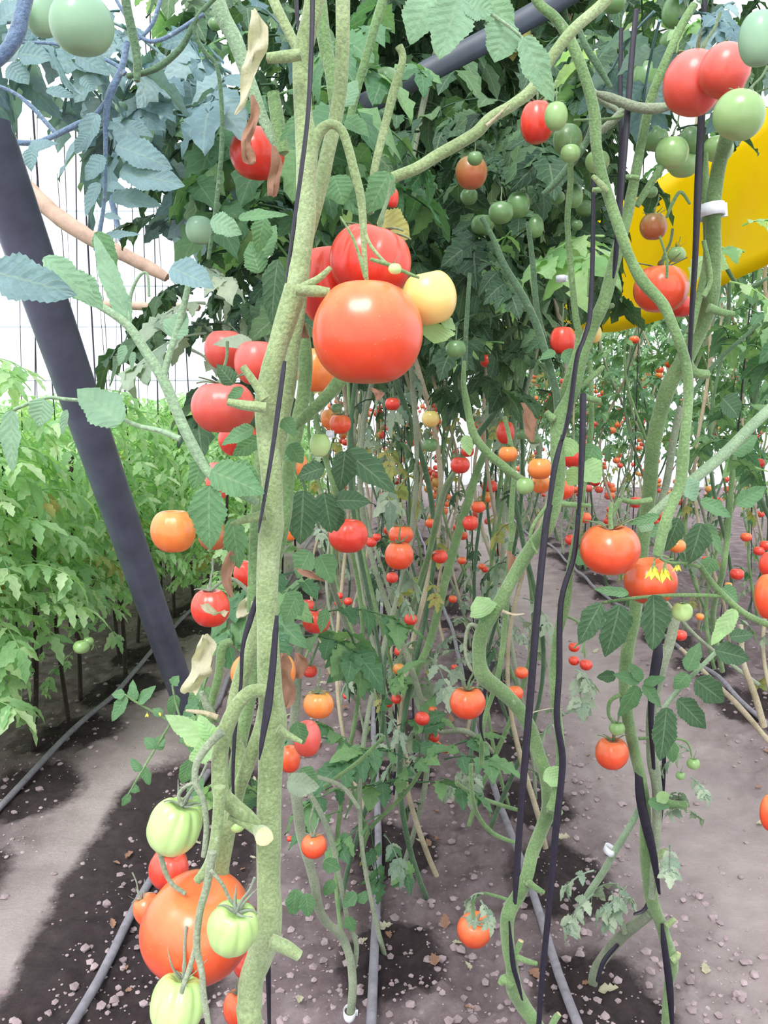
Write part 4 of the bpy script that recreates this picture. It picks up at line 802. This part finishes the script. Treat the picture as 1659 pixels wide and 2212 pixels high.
for pts, m, y_ in (([(1040, 470, 10), (1068, 520, 12), (1090, 575, 15), (1130, 640, 16), (1160, 705, 17), (1182, 775, 16), (1200, 840, 16), (1207, 895, 20)], 'dark', 1.01), ([(1140, 480, 9), (1150, 560, 12), (1160, 670, 13), (1175, 730, 14)], 'dark', 1.04), ([(1232, 300, 12), (1232, 400, 13), (1226, 480, 13), (1235, 600, 13), (1243, 680, 14), (1250, 740, 16), (1225, 820, 16), (1205, 890, 16)], 'mid', 1.02),
                   ([(1253, 838, 12), (1275, 818, 12), (1303, 792, 11)], 'mid', 1.0), ([(1250, 855, 14), (1270, 860, 14), (1296, 866, 13)], 'mid', 1.0), ([(1300, 663, 12), (1325, 660, 11)], 'mid', 1.0), ([(1180, 890, 14), (1195, 905, 18)], 'mid', .99),
                   ([(1275, 780, 10), (1278, 900, 12), (1270, 980, 12), (1262, 1040, 12), (1250, 1130, 14), (1232, 1225, 17), (1222, 1300, 22), (1203, 1380, 20), (1196, 1450, 20), (1201, 1525, 20), (1210, 1600, 20), (1210, 1655, 20), (1200, 1717, 20), (1188, 1747, 20)], 'mid', 1.06),
                   ([(1003, 780, 8), (1002, 830, 12), (1010, 880, 16), (1022, 935, 18), (1050, 975, 18), (1085, 1005, 18), (1118, 1030, 15), (1150, 1045, 10)], 'mid', 1.15), ([(1015, 590, 8), (1008, 700, 10), (1003, 800, 12)], 'dark', 1.2),
                   ([(1200, 1085, 18), (1230, 1090, 12), (1275, 1092, 9)], 'mid', 1.0), ([(1185, 1090, 10), (1155, 1130, 8), (1145, 1165, 7), (1160, 1195, 5)], 'mid', .98), ([(1045, 1365, 14), (1015, 1350, 9), (1005, 1400, 8), (1015, 1440, 8), (1040, 1465, 8)], 'grey', 1.06),
                   ([(1085, 1320, 8), (1110, 1328, 6), (1132, 1326, 4)], 'old', 1.02), ([(1275, 580, 8), (1272, 640, 8)], 'mid', 1.0),
                   ([(1335, 240, 12), (1300, 215, 16), (1280, 195, 12)], 'grey', .98), ([(1285, 200, 10), (1320, 212, 20), (1370, 230, 22), (1410, 235, 24), (1450, 228, 18), (1480, 215, 12)], 'grey', .94), ([(1295, 285, 16), (1320, 265, 18), (1345, 240, 18)], 'grey', .97), ([(1320, 190, 10), (1290, 140, 16), (1265, 100, 14), (1250, 60, 12)], 'dark', 1.0),
                   ([(1375, 445, 14), (1400, 405, 16), (1440, 345, 14)], 'mid', 1.0), ([(1172, 420, 10), (1200, 395, 16), (1240, 345, 16), (1270, 300, 14), (1285, 250, 12)], 'dark', 1.05), ([(1110, 1130, 10), (1100, 1200, 10), (1095, 1300, 12), (1078, 1450, 12), (1045, 1560, 10), (1040, 1650, 12)], 'mid', 1.5), ([(1090, 900, 9), (1110, 1000, 10), (1105, 1100, 12), (1105, 1170, 10)], 'mid', 1.3)):
    stem(VB, pts, y_, m, n=10)
stem(VB, [(1150, -60, 20), (1158, 0, 20), (1200, 40, 22), (1230, 85, 24), (1256, 145, 23), (1275, 205, 24), (1285, 255, 26), (1288, 312, 24), (1300, 378, 24), (1320, 440, 24), (1340, 500, 24), (1360, 555, 22), (1388, 608, 26), (1430, 655, 24), (1452, 702, 22), (1475, 760, 22), (1486, 815, 22), (1486, 875, 21), (1480, 940, 22), (1475, 1000, 26), (1468, 1050, 24), (1440, 1120, 24), (1420, 1200, 22)], .92, 'mid', 'branch')
stub(VB, [(1360, 560, 14), (1345, 640, 14), (1300, 690, 0.1)][:2], .93, 'mid') if False else None
stub(VB, [(1312, 405, 12), (1296, 410, 12), (1280, 410, 10)], .91, 'mid'); stub(VB, [(1380, 385, 12), (1366, 383, 12), (1350, 382, 10)], .95, 'mid')
stub(VB, [(1140, 1905, 16), (1160, 1920, 14), (1175, 1928, 10)], 1.13, 'mid'); stub(VB, [(1185, 1745, 22), (1205, 1752, 18), (1213, 1758, 10)], 1.1, 'mid'); stub(VB, [(1110, 2060, 14), (1118, 2050, 14), (1125, 2032, 13)], 1.14, 'mid'); stub(VB, [(1110, 2065, 16), (1135, 2075, 12), (1160, 2082, 9)], 1.14, 'mid'); stub(VB, [(1190, 2220, 14), (1200, 2200, 14), (1208, 2190, 12)], 1.16, 'mid'); stub(VB, [(1105, 2125, 24), (1090, 2115, 20), (1080, 2125, 12)], 1.16, 'mid')
for L in ((1050, 1330, 1030, 1290, 60, 1.02, 'young'), (1045, 1345, 1068, 1310, 36, 1.03, 'mid'), (1180, 1660, 1215, 1700, 44, 1.05, 'young'), (1240, 950, 1215, 985, 50, 1.0, 'young'), (1260, 1000, 1300, 1040, 60, 1.02, 'young'), (1285, 960, 1262, 1010, 50, 1.04, 'mid'), (1250, 1010, 1230, 1050, 44, 1.06, 'young'), (1200, 760, 1165, 775, 24, 1.0, 'mid'), (1215, 760, 1245, 790, 40, 1.05, 'mid'), (1240, 1195, 1268, 1218, 36, 1.15, 'mid'), (1005, 940, 1015, 985, 26, 1.1, 'young')): leafp(VB, *L)
crumple(VB, [(1130, 870, 8), (1140, 895, 26), (1145, 930, 20), (1150, 955, 8)], 1.25, 'dry', None, 30); crumple(VB, [(1100, 1190, 8), (1105, 1215, 18), (1102, 1245, 10)], 1.3, 'dry', None, 31)
crumple(VB, [(1150, 1540, 4), (1180, 1532, 10), (1208, 1530, 12)], 1.05, 'cream', None, 32)
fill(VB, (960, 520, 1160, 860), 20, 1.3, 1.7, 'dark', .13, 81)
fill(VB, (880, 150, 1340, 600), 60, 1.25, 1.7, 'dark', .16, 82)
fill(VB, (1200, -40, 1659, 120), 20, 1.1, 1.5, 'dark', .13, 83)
fill(VB, (1250, 60, 1540, 300), 12, 1.15, 1.5, 'dark', .13, 84)
twine([(1190, 1090, 10), (1182, 1115, 15), (1172, 1200, 15), (1158, 1350, 16), (1146, 1500, 17), (1133, 1655, 18), (1125, 1752, 18), (1116, 1880, 22), (1112, 1950, 14)], .97, 'straight black twine running down in front of the curved vine')
twine([(1250, 1100, 10), (1240, 1200, 11), (1212, 1300, 12), (1208, 1450, 13), (1203, 1550, 14), (1214, 1625, 16), (1213, 1680, 16), (1200, 1800, 18), (1187, 1950, 18), (1172, 2100, 18), (1162, 2240, 18)], 1.03, 'black twine winding down the right side of the curved vine')
twine([(1282, 385, 9), (1280, 560, 10), (1274, 680, 11), (1262, 730, 10), (1246, 775, 12), (1230, 890, 15), (1215, 950, 12)], .965, 'black twine crossing the fork of the curved vine')
twine([(1260, 850, 14), (1258, 950, 14), (1254, 1050, 13), (1250, 1110, 10)], .98, 'black twine hanging just right of the fork of the curved vine')
twine([(1216, 940, 8), (1198, 1010, 13), (1186, 1090, 12), (1175, 1150, 6)], .97, 'short black twine across the curved vine beside the orange trio')
twine([(1375, 20, 12), (1365, 120, 12), (1355, 250, 14), (1342, 400, 16), (1330, 555, 14), (1325, 600, 8)], .95, 'thick black twine hanging behind the diagonal stem, right one of two')
twine([(1342, 60, 9), (1340, 200, 10), (1340, 330, 10), (1332, 450, 8)], .99, 'thin black twine hanging behind the diagonal stem, left one of two')
twine([(1065, 1430, 8), (1050, 1480, 9), (1038, 1560, 9), (1045, 1600, 6)], 1.4, 'black twine behind the bend of the curved vine')
twine([(1100, 1990, 4), (1108, 2080, 12), (1118, 2120, 14), (1128, 2160, 8)], 1.12, 'short black twine round the foot of the curved vine')

# ------------------------------------------------------------------ right vine
VC = thing('tomato_vine', 'forked vine on the right with clipped stems, yellow flowers and dark broad leaves', 'tomato vine', (.43, 1.4, 0))
mb = MB(); P_ = pp([(1590, 180, 24, .95), (1572, 290, 32, .97), (1552, 360, 30, 1), (1541, 440, 32, 1.02), (1540, 550, 34, 1.04), (1536, 640, 34, 1.06), (1515, 705, 34, 1.08), (1480, 775, 36, 1.1), (1447, 830, 34, 1.12), (1425, 900, 32, 1.14), (1410, 975, 32, 1.16), (1404, 1050, 30, 1.18), (1396, 1110, 30, 1.2), (1385, 1200, 28, 1.22), (1371, 1325, 28, 1.24), (1356, 1400, 28, 1.26), (1350, 1475, 27, 1.28), (1356, 1550, 26, 1.3), (1370, 1620, 24, 1.32), (1384, 1680, 24, 1.34), (1394, 1752, 24, 1.36), (1396, 1852, 26, 1.38), (1408, 1942, 28, 1.4), (1430, 2002, 24, 1.42), (1450, 2080, 30, 1.44), (1444, 2130, 20, 1.45), (1440, 2220, 22, 1.46)], 1.2)
P_ += [(P_[-1][0] + Vector((.01, .02, -.08)), .008)]
tube(mb, P_, 16, bump=.09); mb.build('stem', ST['mid'], VC)
for pts, m, y_ in (([(1520, 330, 18), (1524, 430, 18), (1528, 550, 18), (1510, 640, 16), (1490, 720, 18)], 'mid', 1.05), ([(1690, 860, 24), (1640, 905, 24), (1570, 975, 25), (1505, 1030, 24), (1450, 1075, 22), (1405, 1115, 20)], 'pale', 1.15), ([(1485, 780, 20), (1500, 805, 22), (1530, 808, 18)], 'mid', 1.08), ([(1530, 665, 22), (1560, 675, 16), (1585, 678, 12)], 'mid', 1.04),
                   ([(1462, 1325, 20), (1446, 1390, 22), (1432, 1430, 24), (1415, 1500, 24), (1408, 1560, 26), (1410, 1640, 26), (1420, 1720, 22), (1415, 1850, 18), (1408, 1940, 16)], 'grey', 1.34),
                   ([(1512, 1222, 12), (1535, 1255, 13), (1562, 1285, 14), (1608, 1325, 14), (1665, 1352, 14)], 'mid', 1.02), ([(1562, 1288, 9), (1505, 1286, 9), (1450, 1286, 8), (1370, 1292, 8), (1300, 1302, 7)], 'mid', 1.02), ([(1512, 1225, 7), (1480, 1218, 7), (1445, 1215, 7), (1425, 1205, 6)], 'mid', 1.0),
                   ([(1545, 1410, 10), (1510, 1445, 10), (1470, 1485, 11), (1435, 1530, 10), (1425, 1560, 8)], 'pale', 1.15), ([(1340, 1500, 10), (1318, 1515, 9), (1315, 1545, 7), (1330, 1565, 6)], 'mid', 1.28), ([(1380, 1595, 8), (1420, 1595, 7), (1480, 1600, 5), (1495, 1635, 4)], 'mid', 1.32),
                   ([(1420, 1720, 22), (1450, 1738, 20), (1482, 1738, 16)], 'mid', 1.33), ([(1340, 1078, 12), (1325, 1105, 10), (1318, 1140, 10)], 'mid', 1.02), ([(1408, 1080, 14), (1370, 1085, 12), (1340, 1078, 10)], 'mid', 1.1), ([(1520, 520, 10), (1535, 600, 10), (1520, 640, 12)], 'mid', 1.02),
                   ([(1440, 470, 6), (1452, 440, 8), (1470, 415, 8), (1490, 440, 6)], 'mid', 1.05), ([(1425, 510, 5), (1440, 560, 6), (1440, 600, 6)], 'mid', 1.02), ([(1640, 700, 8), (1560, 770, 9), (1510, 830, 9), (1480, 880, 9)], 'dark', 1.3), ([(1560, 560, 10), (1600, 620, 8), (1659, 600, 7)], 'dark', 1.4),
                   ([(1470, 880, 14), (1455, 950, 16), (1440, 1040, 16), (1420, 1110, 16)], 'grey', 1.2)):
    stem(VC, pts, y_, m, n=10)
stem(VC, [(1405, 1972, 22, 1.42), (1350, 2017, 24, 1.5), (1310, 2060, 24, 1.54), (1285, 2100, 22, 1.58), (1277, 2150, 20, 1.6)], 1.5, 'grey', 'stem', label='greyish rooted stem bending down to the soil')
stem(VC, [(1388, 1735, 13, 1.4), (1358, 1790, 14, 1.4), (1330, 1835, 15, 1.42), (1305, 1880, 15, 1.45), (1275, 1925, 15, 1.48), (1240, 1985, 11, 1.5)], 1.45, 'pale', 'stem')
stub(VC, [(1440, 2000, 14), (1452, 1990, 12), (1458, 1985, 10)], 1.4); stub(VC, [(1420, 1850, 18), (1432, 1842, 16), (1442, 1838, 14)], 1.36); stub(VC, [(1350, 2015, 14), (1345, 2000, 14), (1342, 1988, 12)], 1.48, 'grey'); stub(VC, [(1452, 2075, 16), (1462, 2066, 14), (1466, 2058, 10)], 1.42)
stub(VC, [(1665, 1990, 1), (1670, 1995, 1)], 1.3) if False else None
for L in ((1411, 1285, 1416, 1408, 76, .99, 'dark'), (1338, 1306, 1314, 1425, 68, 1.0, 'dark'), (1298, 1303, 1250, 1392, 52, 1.0, 'dark'), (1358, 1282, 1285, 1272, 22, 1.0, 'mid'), (1466, 1119, 1438, 1192, 42, 1.0, 'dark'), (1450, 1127, 1403, 1158, 30, .99, 'mid'), (1424, 1114, 1358, 1132, 22, .99, 'mid'), (1515, 1130, 1492, 1222, 60, .98, 'dark'), (1523, 1130, 1568, 1202, 30, .99, 'mid'),
          (1513, 1082, 1586, 1114, 34, .97, 'mid'), (1589, 1316, 1538, 1396, 36, 1.0, 'young'), (1544, 1405, 1625, 1422, 48, 1.1, 'dark'), (1576, 1376, 1630, 1370, 32, 1.1, 'dark'), (1502, 1468, 1572, 1520, 56, 1.12, 'dark'), (1463, 1510, 1530, 1576, 48, 1.13, 'dark'), (1484, 1449, 1512, 1388, 34, 1.12, 'mid'), (1485, 1455, 1456, 1490, 36, 1.12, 'mid'), (1440, 1528, 1428, 1648, 52, 1.12, 'dark'),
          (1376, 1481, 1340, 1554, 44, 1.18, 'mid'), (1387, 1481, 1436, 1528, 34, 1.18, 'mid'), (1382, 1473, 1328, 1454, 28, 1.18, 'mid'), (1387, 1470, 1360, 1432, 26, 1.18, 'mid'), (1390, 1475, 1440, 1465, 22, 1.18, 'mid'), (1330, 1460, 1290, 1462, 26, 1.2, 'dark'), (1448, 1600, 1455, 1650, 30, 1.2, 'mid'), (1425, 1710, 1440, 1738, 30, 1.28, 'young'), (1400, 1730, 1450, 1745, 26, 1.3, 'mid'),
          (1540, 1205, 1520, 1240, 40, 1.05, 'mid'), (1560, 1270, 1600, 1300, 36, 1.05, 'mid'), (1580, 980, 1640, 940, 40, 1.2, 'mid'), (1560, 860, 1600, 900, 60, 1.25, 'dark'), (1590, 1090, 1659, 1050, 40, 1.15, 'mid'), (1400, 1120, 1385, 1150, 40, 1.1, 'pale'), (1480, 1040, 1510, 1080, 50, 1.1, 'pale')): leafp(VC, *L)
flower(VC, 1412, 1222, 34, .97, 1); flower(VC, 1436, 1226, 34, .97, 2); flower(VC, 1464, 1218, 20, 1.0, 3)
for s_ in (0,):
    stem(VC, [(1445, 1205, 4), (1428, 1200, 4), (1414, 1208, 4), (1412, 1224, 4)], .975, 'mid', 'truss_stalk', 6); stem(VC, [(1455, 1208, 4), (1442, 1210, 4), (1436, 1226, 4)], .975, 'mid', 'truss_stalk', 6)
fill(VC, (1540, 640, 1680, 1050), 16, 1.6, 2.1, 'mid', .16, 91); fill(VC, (1570, 420, 1659, 640), 3, 1.3, 1.45, 'young', .1, 92); fill(VC, (1280, 1840, 1340, 1980), 2, 1.45, 1.5, 'grey', .12, 93); fill(VC, (1480, 1600, 1500, 1760), 3, 1.38, 1.42, 'grey', .08, 94); fill(VC, (1380, -30, 1659, 130), 10, .9, 1.05, 'blue', .12, 95)
twine([(1524, -40, 11), (1522, 10, 12), (1520, 95, 13), (1518, 180, 12), (1515, 260, 16), (1508, 400, 17), (1502, 550, 14), (1494, 680, 13), (1490, 780, 11), (1492, 860, 8)], .99, 'long black twine running down beside the white clip')
twine([(1486, 950, 7), (1476, 1000, 11), (1468, 1035, 6)], 1.1, 'short black twine on the diagonal stem at mid height')
twine([(1424, 1380, 12), (1420, 1420, 22), (1411, 1475, 20), (1406, 1550, 14), (1412, 1660, 12)], 1.3, 'broad black twine between the two upright stems on the right')
twine([(1378, 1650, 14), (1384, 1727, 20), (1400, 1800, 22), (1412, 1852, 20), (1424, 1930, 10)], 1.33, 'black twine wrapped along the lower right vine stem')
twine([(1430, 1995, 6), (1436, 2050, 14), (1446, 2127, 18), (1452, 2220, 12)], 1.4, 'black twine at the foot of the right vine stem')
twine([(1434, 1570, 9), (1434, 1650, 9), (1428, 1750, 10), (1418, 1820, 9), (1400, 1950, 9), (1370, 1975, 7)], 1.41, 'thin black twine behind the lower right vine stems')
twine([(1335, 2040, 9), (1305, 2075, 10), (1290, 2120, 10)], 1.5, 'black twine tied round the grey stem that bends to the soil')
def clip(x, y, wpx, hpx, Y, lab, rot=0):
    t = thing('plant_clip', lab, 'plant clip', PY(x, y, Y)); PINV.pop(t.name, None); d = depth(y, Y) / F; a, h = wpx / 2 * d, hpx / 2 * d; t.rotation_euler = (0, rot, 0)
    m_ = MB(); vs = []; n = 24
    for i in range(n):
        q = 2 * math.pi * i / n
        for (s, z) in ((1, -h), (1, h), (.86, h), (.86, -h)): vs.append((a * s * math.cos(q), a * s * 1.5 * math.sin(q), z))
    m_.add(vs, [(i * 4 + j, ((i + 1) % n) * 4 + j, ((i + 1) % n) * 4 + (j + 1) % 4, i * 4 + (j + 1) % 4) for i in range(n) for j in range(4)]); link('ring', m_.mesh('ring', clip_m), t)
    m_ = MB(); boxm(m_, (a * .8, -a * .2, -h * 1.1), (a * 1.25, a * .15, h * 1.1)); link('tab', m_.mesh('tab', clip_m, False), t)
clip(1533, 457, 58, 26, 1.03, 'white plastic clip round the stem and twine by the yellow sheet', TR(-6))
clip(1317, 1836, 24, 14, 1.43, 'small white clip on the slanting pale stem above the soil', TR(20))
clip(755, 2192, 28, 22, 1.5, 'white clip on the pale bent stem at the bottom edge', TR(5))
clip(1212, 602, 22, 12, 1.1, 'pale clip on a thin stem in the dark foliage')
clip(712, 938, 16, 14, 1.2, 'white clip on a thin stem left of the mid row orange tomato')

# ------------------------------------------------------------------ low plants of the centre bed
VE = thing('tomato_vine', 'pale bent vine stem rising from the soil beside the middle hose', 'tomato vine', (-.1, 1.6, 0))
stem(VE, [(752, 2230, 18, 1.5), (757, 2190, 18, 1.5), (762, 2130, 18, 1.5), (756, 2070, 18, 1.5), (738, 2022, 19, 1.5), (708, 1995, 19, 1.48), (690, 1965, 20, 1.45), (680, 1910, 20, 1.42), (668, 1865, 20, 1.4), (650, 1800, 22, 1.38), (640, 1720, 24, 1.36), (630, 1640, 22, 1.34), (640, 1500, 20, 1.3), (650, 1350, 18, 1.3)], 1.5, 'grey')
stem(VE, [(765, 2090, 12), (770, 2040, 11), (752, 1990, 11), (742, 1940, 10), (730, 1880, 10), (715, 1810, 12), (690, 1750, 12), (660, 1700, 12)], 1.52, 'grey', n=8)
stem(VE, [(640, 1670, 10), (690, 1680, 10), (740, 1700, 10), (775, 1745, 9)], 1.35, 'grey', n=8); stem(VE, [(678, 1740, 5), (670, 1780, 4), (678, 1805, 4)], 1.31, 'grey', n=6)
stem(VE, [(700, 1700, 10), (780, 1640, 9), (830, 1590, 8)], 1.5, 'mid', n=8)
for L in ((640, 1920, 632, 1985, 40, 1.4, 'mid'), (660, 1930, 668, 1985, 36, 1.4, 'mid'), (770, 1930, 740, 1960, 30, 1.5, 'mid'), (750, 1980, 765, 2015, 28, 1.5, 'mid'), (775, 1950, 790, 1925, 26, 1.5, 'mid'), (700, 1860, 735, 1880, 34, 1.45, 'mid'), (720, 1900, 700, 1940, 26, 1.45, 'mid')): leafp(VE, *L)
VF = thing('tomato_plant', 'low bushy green side shoot sprawling over the middle hose', 'tomato plant', (.02, 1.9, 0))
stem(VF, [(780, 1850, 9, 1.8), (800, 1790, 9, 1.8), (860, 1730, 9, 1.8), (900, 1680, 8, 1.8), (930, 1620, 6, 1.8)], 1.8, 'mid', n=8); stem(VF, [(800, 1800, 8), (770, 1740, 7), (760, 1660, 6), (800, 1570, 6)], 1.85, 'mid', n=8)
r = R(400); fm = MB()
for (x, y, a, L) in ((905, 1690, .2, .16), (905, 1690, 2.8, .16), (900, 1660, 1.4, .15), (930, 1640, .5, .16), (880, 1640, 2.5, .17), (950, 1680, -.4, .15), (850, 1620, 2.9, .17), (960, 1640, .4, .14), (820, 1760, 3.4, .14), (800, 1790, -1.4, .15), (830, 1800, -.9, .13), (770, 1700, 3, .15), (780, 1640, 2.2, .15), (810, 1560, 1.2, .15), (760, 1600, 2.8, .15), (840, 1700, .9, .15), (800, 1500, 1.9, .14), (770, 1480, .3, .14), (850, 1570, .3, .14), (740, 1750, 3.3, .12), (800, 1850, -1.2, .12), (720, 1600, 3, .13)):
    compound(fm, PY(x, y, r.uniform(1.7, 2.0)), Vector((math.cos(a), r.uniform(-.7, .3), math.sin(a) + .2)), L, r, 2, False, 0, .6, 8, .6)
fm.build('foliage', LF['mid'], VF)
VG = thing('tomato_plant', 'thin leafy shoot creeping over the soil left of the front vine', 'tomato plant', (-.4, 1.35, 0))
stem(VG, [(470, 1640, 8), (440, 1600, 7), (370, 1560, 6), (300, 1520, 5), (270, 1500, 4)], 1.3, 'mid', n=6); stem(VG, [(370, 1560, 5), (340, 1610, 5), (310, 1660, 5), (275, 1720, 4)], 1.3, 'mid', n=6); stem(VG, [(395, 1570, 5), (380, 1520, 5), (372, 1480, 4)], 1.3, 'mid', n=6)
for L in ((275, 1505, 235, 1560, 30), (290, 1515, 285, 1470, 24), (300, 1520, 330, 1480, 26), (270, 1500, 240, 1500, 22), (340, 1610, 352, 1590, 26), (335, 1615, 310, 1595, 24), (340, 1600, 350, 1622, 24), (312, 1655, 320, 1700, 22), (305, 1665, 280, 1640, 22), (285, 1700, 302, 1710, 20), (280, 1715, 262, 1745, 18), (378, 1500, 368, 1550, 28), (372, 1480, 385, 1460, 22), (350, 1545, 330, 1530, 20)): leafp(VG, *L, 1.3, 'mid')
flower(VG, 318, 1540, 10, 1.3, 8); flower(VG, 345, 1538, 10, 1.3, 9)
# bare leaning stems and sprawling stems over the soil
r = R(77)
def soil_stem(lab, pts, Yp, m='mid', n=9):
    mb = MB(); tube(mb, pp(pts, Yp), n, bump=.12); tag(mb.build('bare_vine', ST[m]), lab, 'vine')
soil_stem('green stem leaning right with a thick top in the centre bed', [(1060, 950, 14, 2.0), (1030, 1020, 16, 2.0), (1010, 1090, 18, 2.0), (990, 1150, 19, 2.0), (960, 1260, 19, 2.0), (930, 1380, 17, 2.0), (900, 1450, 16, 2.0), (878, 1520, 14, 2.05)], 2.0)
soil_stem('darker stem crossing behind the leaning one in the centre bed', [(1080, 880, 12, 2.2), (990, 1000, 13, 2.2), (950, 1100, 15, 2.2), (930, 1200, 14, 2.2), (905, 1310, 14, 2.2), (885, 1430, 13, 2.3)], 2.2, 'dark')
soil_stem('greyish stem arching from the soil up towards the glossy red tomato', [(985, 1015, 10, 1.5), (960, 1060, 14, 1.6), (945, 1120, 15, 1.8), (925, 1200, 13, 1.9), (900, 1280, 12, 2.0), (880, 1350, 12, 2.2), (860, 1450, 11, 2.3)], 1.6)
soil_stem('pale dry stem sloping to the middle hose, upper of two', [(690, 1180, 9, 2.0), (730, 1300, 12, 2.2), (760, 1380, 12, 2.3), (790, 1440, 12, 2.4)], 2.0, 'grey')
soil_stem('pale dry stem sloping to the middle hose, lower of two', [(690, 1350, 10, 1.9), (720, 1420, 12, 2.0), (750, 1480, 12, 2.1), (775, 1520, 10, 2.2)], 1.9, 'grey')
soil_stem('pale green stem lying over the right middle hose', [(905, 1545, 9, 2.0), (950, 1580, 11, 2.1), (1000, 1578, 12, 2.1), (1040, 1600, 12, 2.2), (1065, 1625, 9, 2.25)], 2.1, 'grey')
soil_stem('thin stem lying across the soil towards the straight black twine', [(985, 1690, 8, 1.7), (1030, 1720, 10, 1.75), (1080, 1738, 9, 1.8), (1120, 1750, 8, 1.8)], 1.75)
soil_stem('thin yellow green stem curling to the foot of the straight black twine', [(1018, 1650, 9, 1.6), (1018, 1700, 9, 1.6), (1032, 1760, 10, 1.65), (1065, 1800, 10, 1.65), (1112, 1820, 8, 1.65)], 1.6)
soil_stem('dry stem lying beside the dark hose, nearest one', [(1470, 1400, 8, 2.3), (1530, 1460, 10, 2.3), (1600, 1530, 12, 2.3), (1659, 1600, 12, 2.3)], 2.3, 'old')
soil_stem('dry stem standing at the foot of the right plants', [(1600, 1350, 10, 2.2), (1605, 1430, 12, 2.2), (1630, 1500, 14, 2.2), (1650, 1570, 14, 2.2)], 2.2, 'old')
soil_stem('dry stem lying higher up beside the dark hose', [(1440, 1300, 7, 3), (1500, 1370, 8, 3), (1560, 1420, 8, 3), (1640, 1480, 9, 2.9)], 3, 'grey')
soil_stem('upright green stem in the right beds near the orange cluster', [(1590, 950, 10, 1.9), (1580, 1050, 12, 1.9), (1572, 1150, 13, 1.9), (1560, 1240, 13, 1.9), (1540, 1330, 12, 2.0), (1560, 1450, 11, 2.1)], 1.9)
# dry leaves on the soil
mb = MB(); leaflet(mb, Vector((-.5, 0, 0)), Vector((1, 0, 0)), Vector((0, 0, 1)), 1, .5, 8, -.2, .6, R(3), 0, .25, .08); dl = mb.mesh('dry_leaf', LF['dry'])
r = R(55)
for i in range(190):
    y = 1.5 * (7 / 1.5) ** r.random(); x = r.choice((r.gauss(.2, .3), r.gauss(.2, .25), r.gauss(-.4, .12), r.gauss(1.25, .25)))
    o = link('dry_leaf', dl, None, Vector((x, y, hgt(x, y) + .004))); s = r.uniform(.014, .042); o.scale = (s, s, s); o.rotation_euler = (r.uniform(-.3, .3), r.uniform(-.3, .3), r.uniform(0, 6.28)); own(o, LF[r.choice(('dry', 'dry', 'cream'))])
    tag(o, 'small dry fallen leaf lying on the bare soil between the rows', 'dry leaf', 'fallen dry leaves on the soil')

# stalks, withered sprigs and the dark beam
for pts, y_ in (([(1100, 1945, 9), (1070, 1935, 7), (1040, 1930, 6), (1022, 1950, 7), (1024, 1980, 9)], 1.3), ([(1222, 1330, 8), (1250, 1345, 5), (1262, 1380, 5), (1258, 1410, 5)], 1.5), ([(1262, 1385, 5), (1248, 1392, 4), (1240, 1400, 4)], 1.7), ([(1262, 1400, 5), (1264, 1420, 5)], 1.8),
                ([(1320, 1085, 9), (1318, 1120, 9), (1320, 1142, 10)], 1.0), ([(1205, 200, 10), (1180, 215, 8), (1165, 230, 8)], .95), ([(1370, 235, 10), (1330, 255, 7), (1240, 260, 6)], .96)):
    stem(VB, pts, y_, 'mid', 'truss_stalk', 7)
fill(VB, (1000, 1920, 1060, 1960), 3, 1.25, 1.35, 'grey', .06, 501); fill(VB, (1225, 1440, 1260, 1480), 3, 1.2, 1.3, 'grey', .08, 502); fill(VB, (1215, 1530, 1245, 1570), 2, 1.2, 1.3, 'grey', .08, 503)
fill(VC, (1280, 1880, 1370, 1960), 6, 1.4, 1.5, 'grey', .07, 504); fill(VC, (1440, 1700, 1490, 1850), 5, 1.3, 1.4, 'grey', .06, 505); fill(VF, (960, 1320, 1010, 1420), 5, 1.9, 2.2, 'grey', .12, 506); fill(VF, (1000, 1600, 1060, 1680), 3, 1.7, 1.9, 'grey', .08, 507)
fill(VA, (400, 560, 520, 760), 8, .88, 1.0, 'grey', .10, 508); fill(VA, (430, 1380, 520, 1720), 5, .8, 1.0, 'mid', .1, 509)
mb = MB(); tube(mb, pp([(700, 265, 46), (830, 205, 48), (960, 135, 50), (1100, 62, 50), (1240, -20, 50)], 1.12), 12, k=2, flat=.6); tag(mb.build('roof_beam', plain('dark_metal', '3a4450', .5, .2).m), 'dark bluish metal beam crossing high behind the pale top leaves', 'beam')
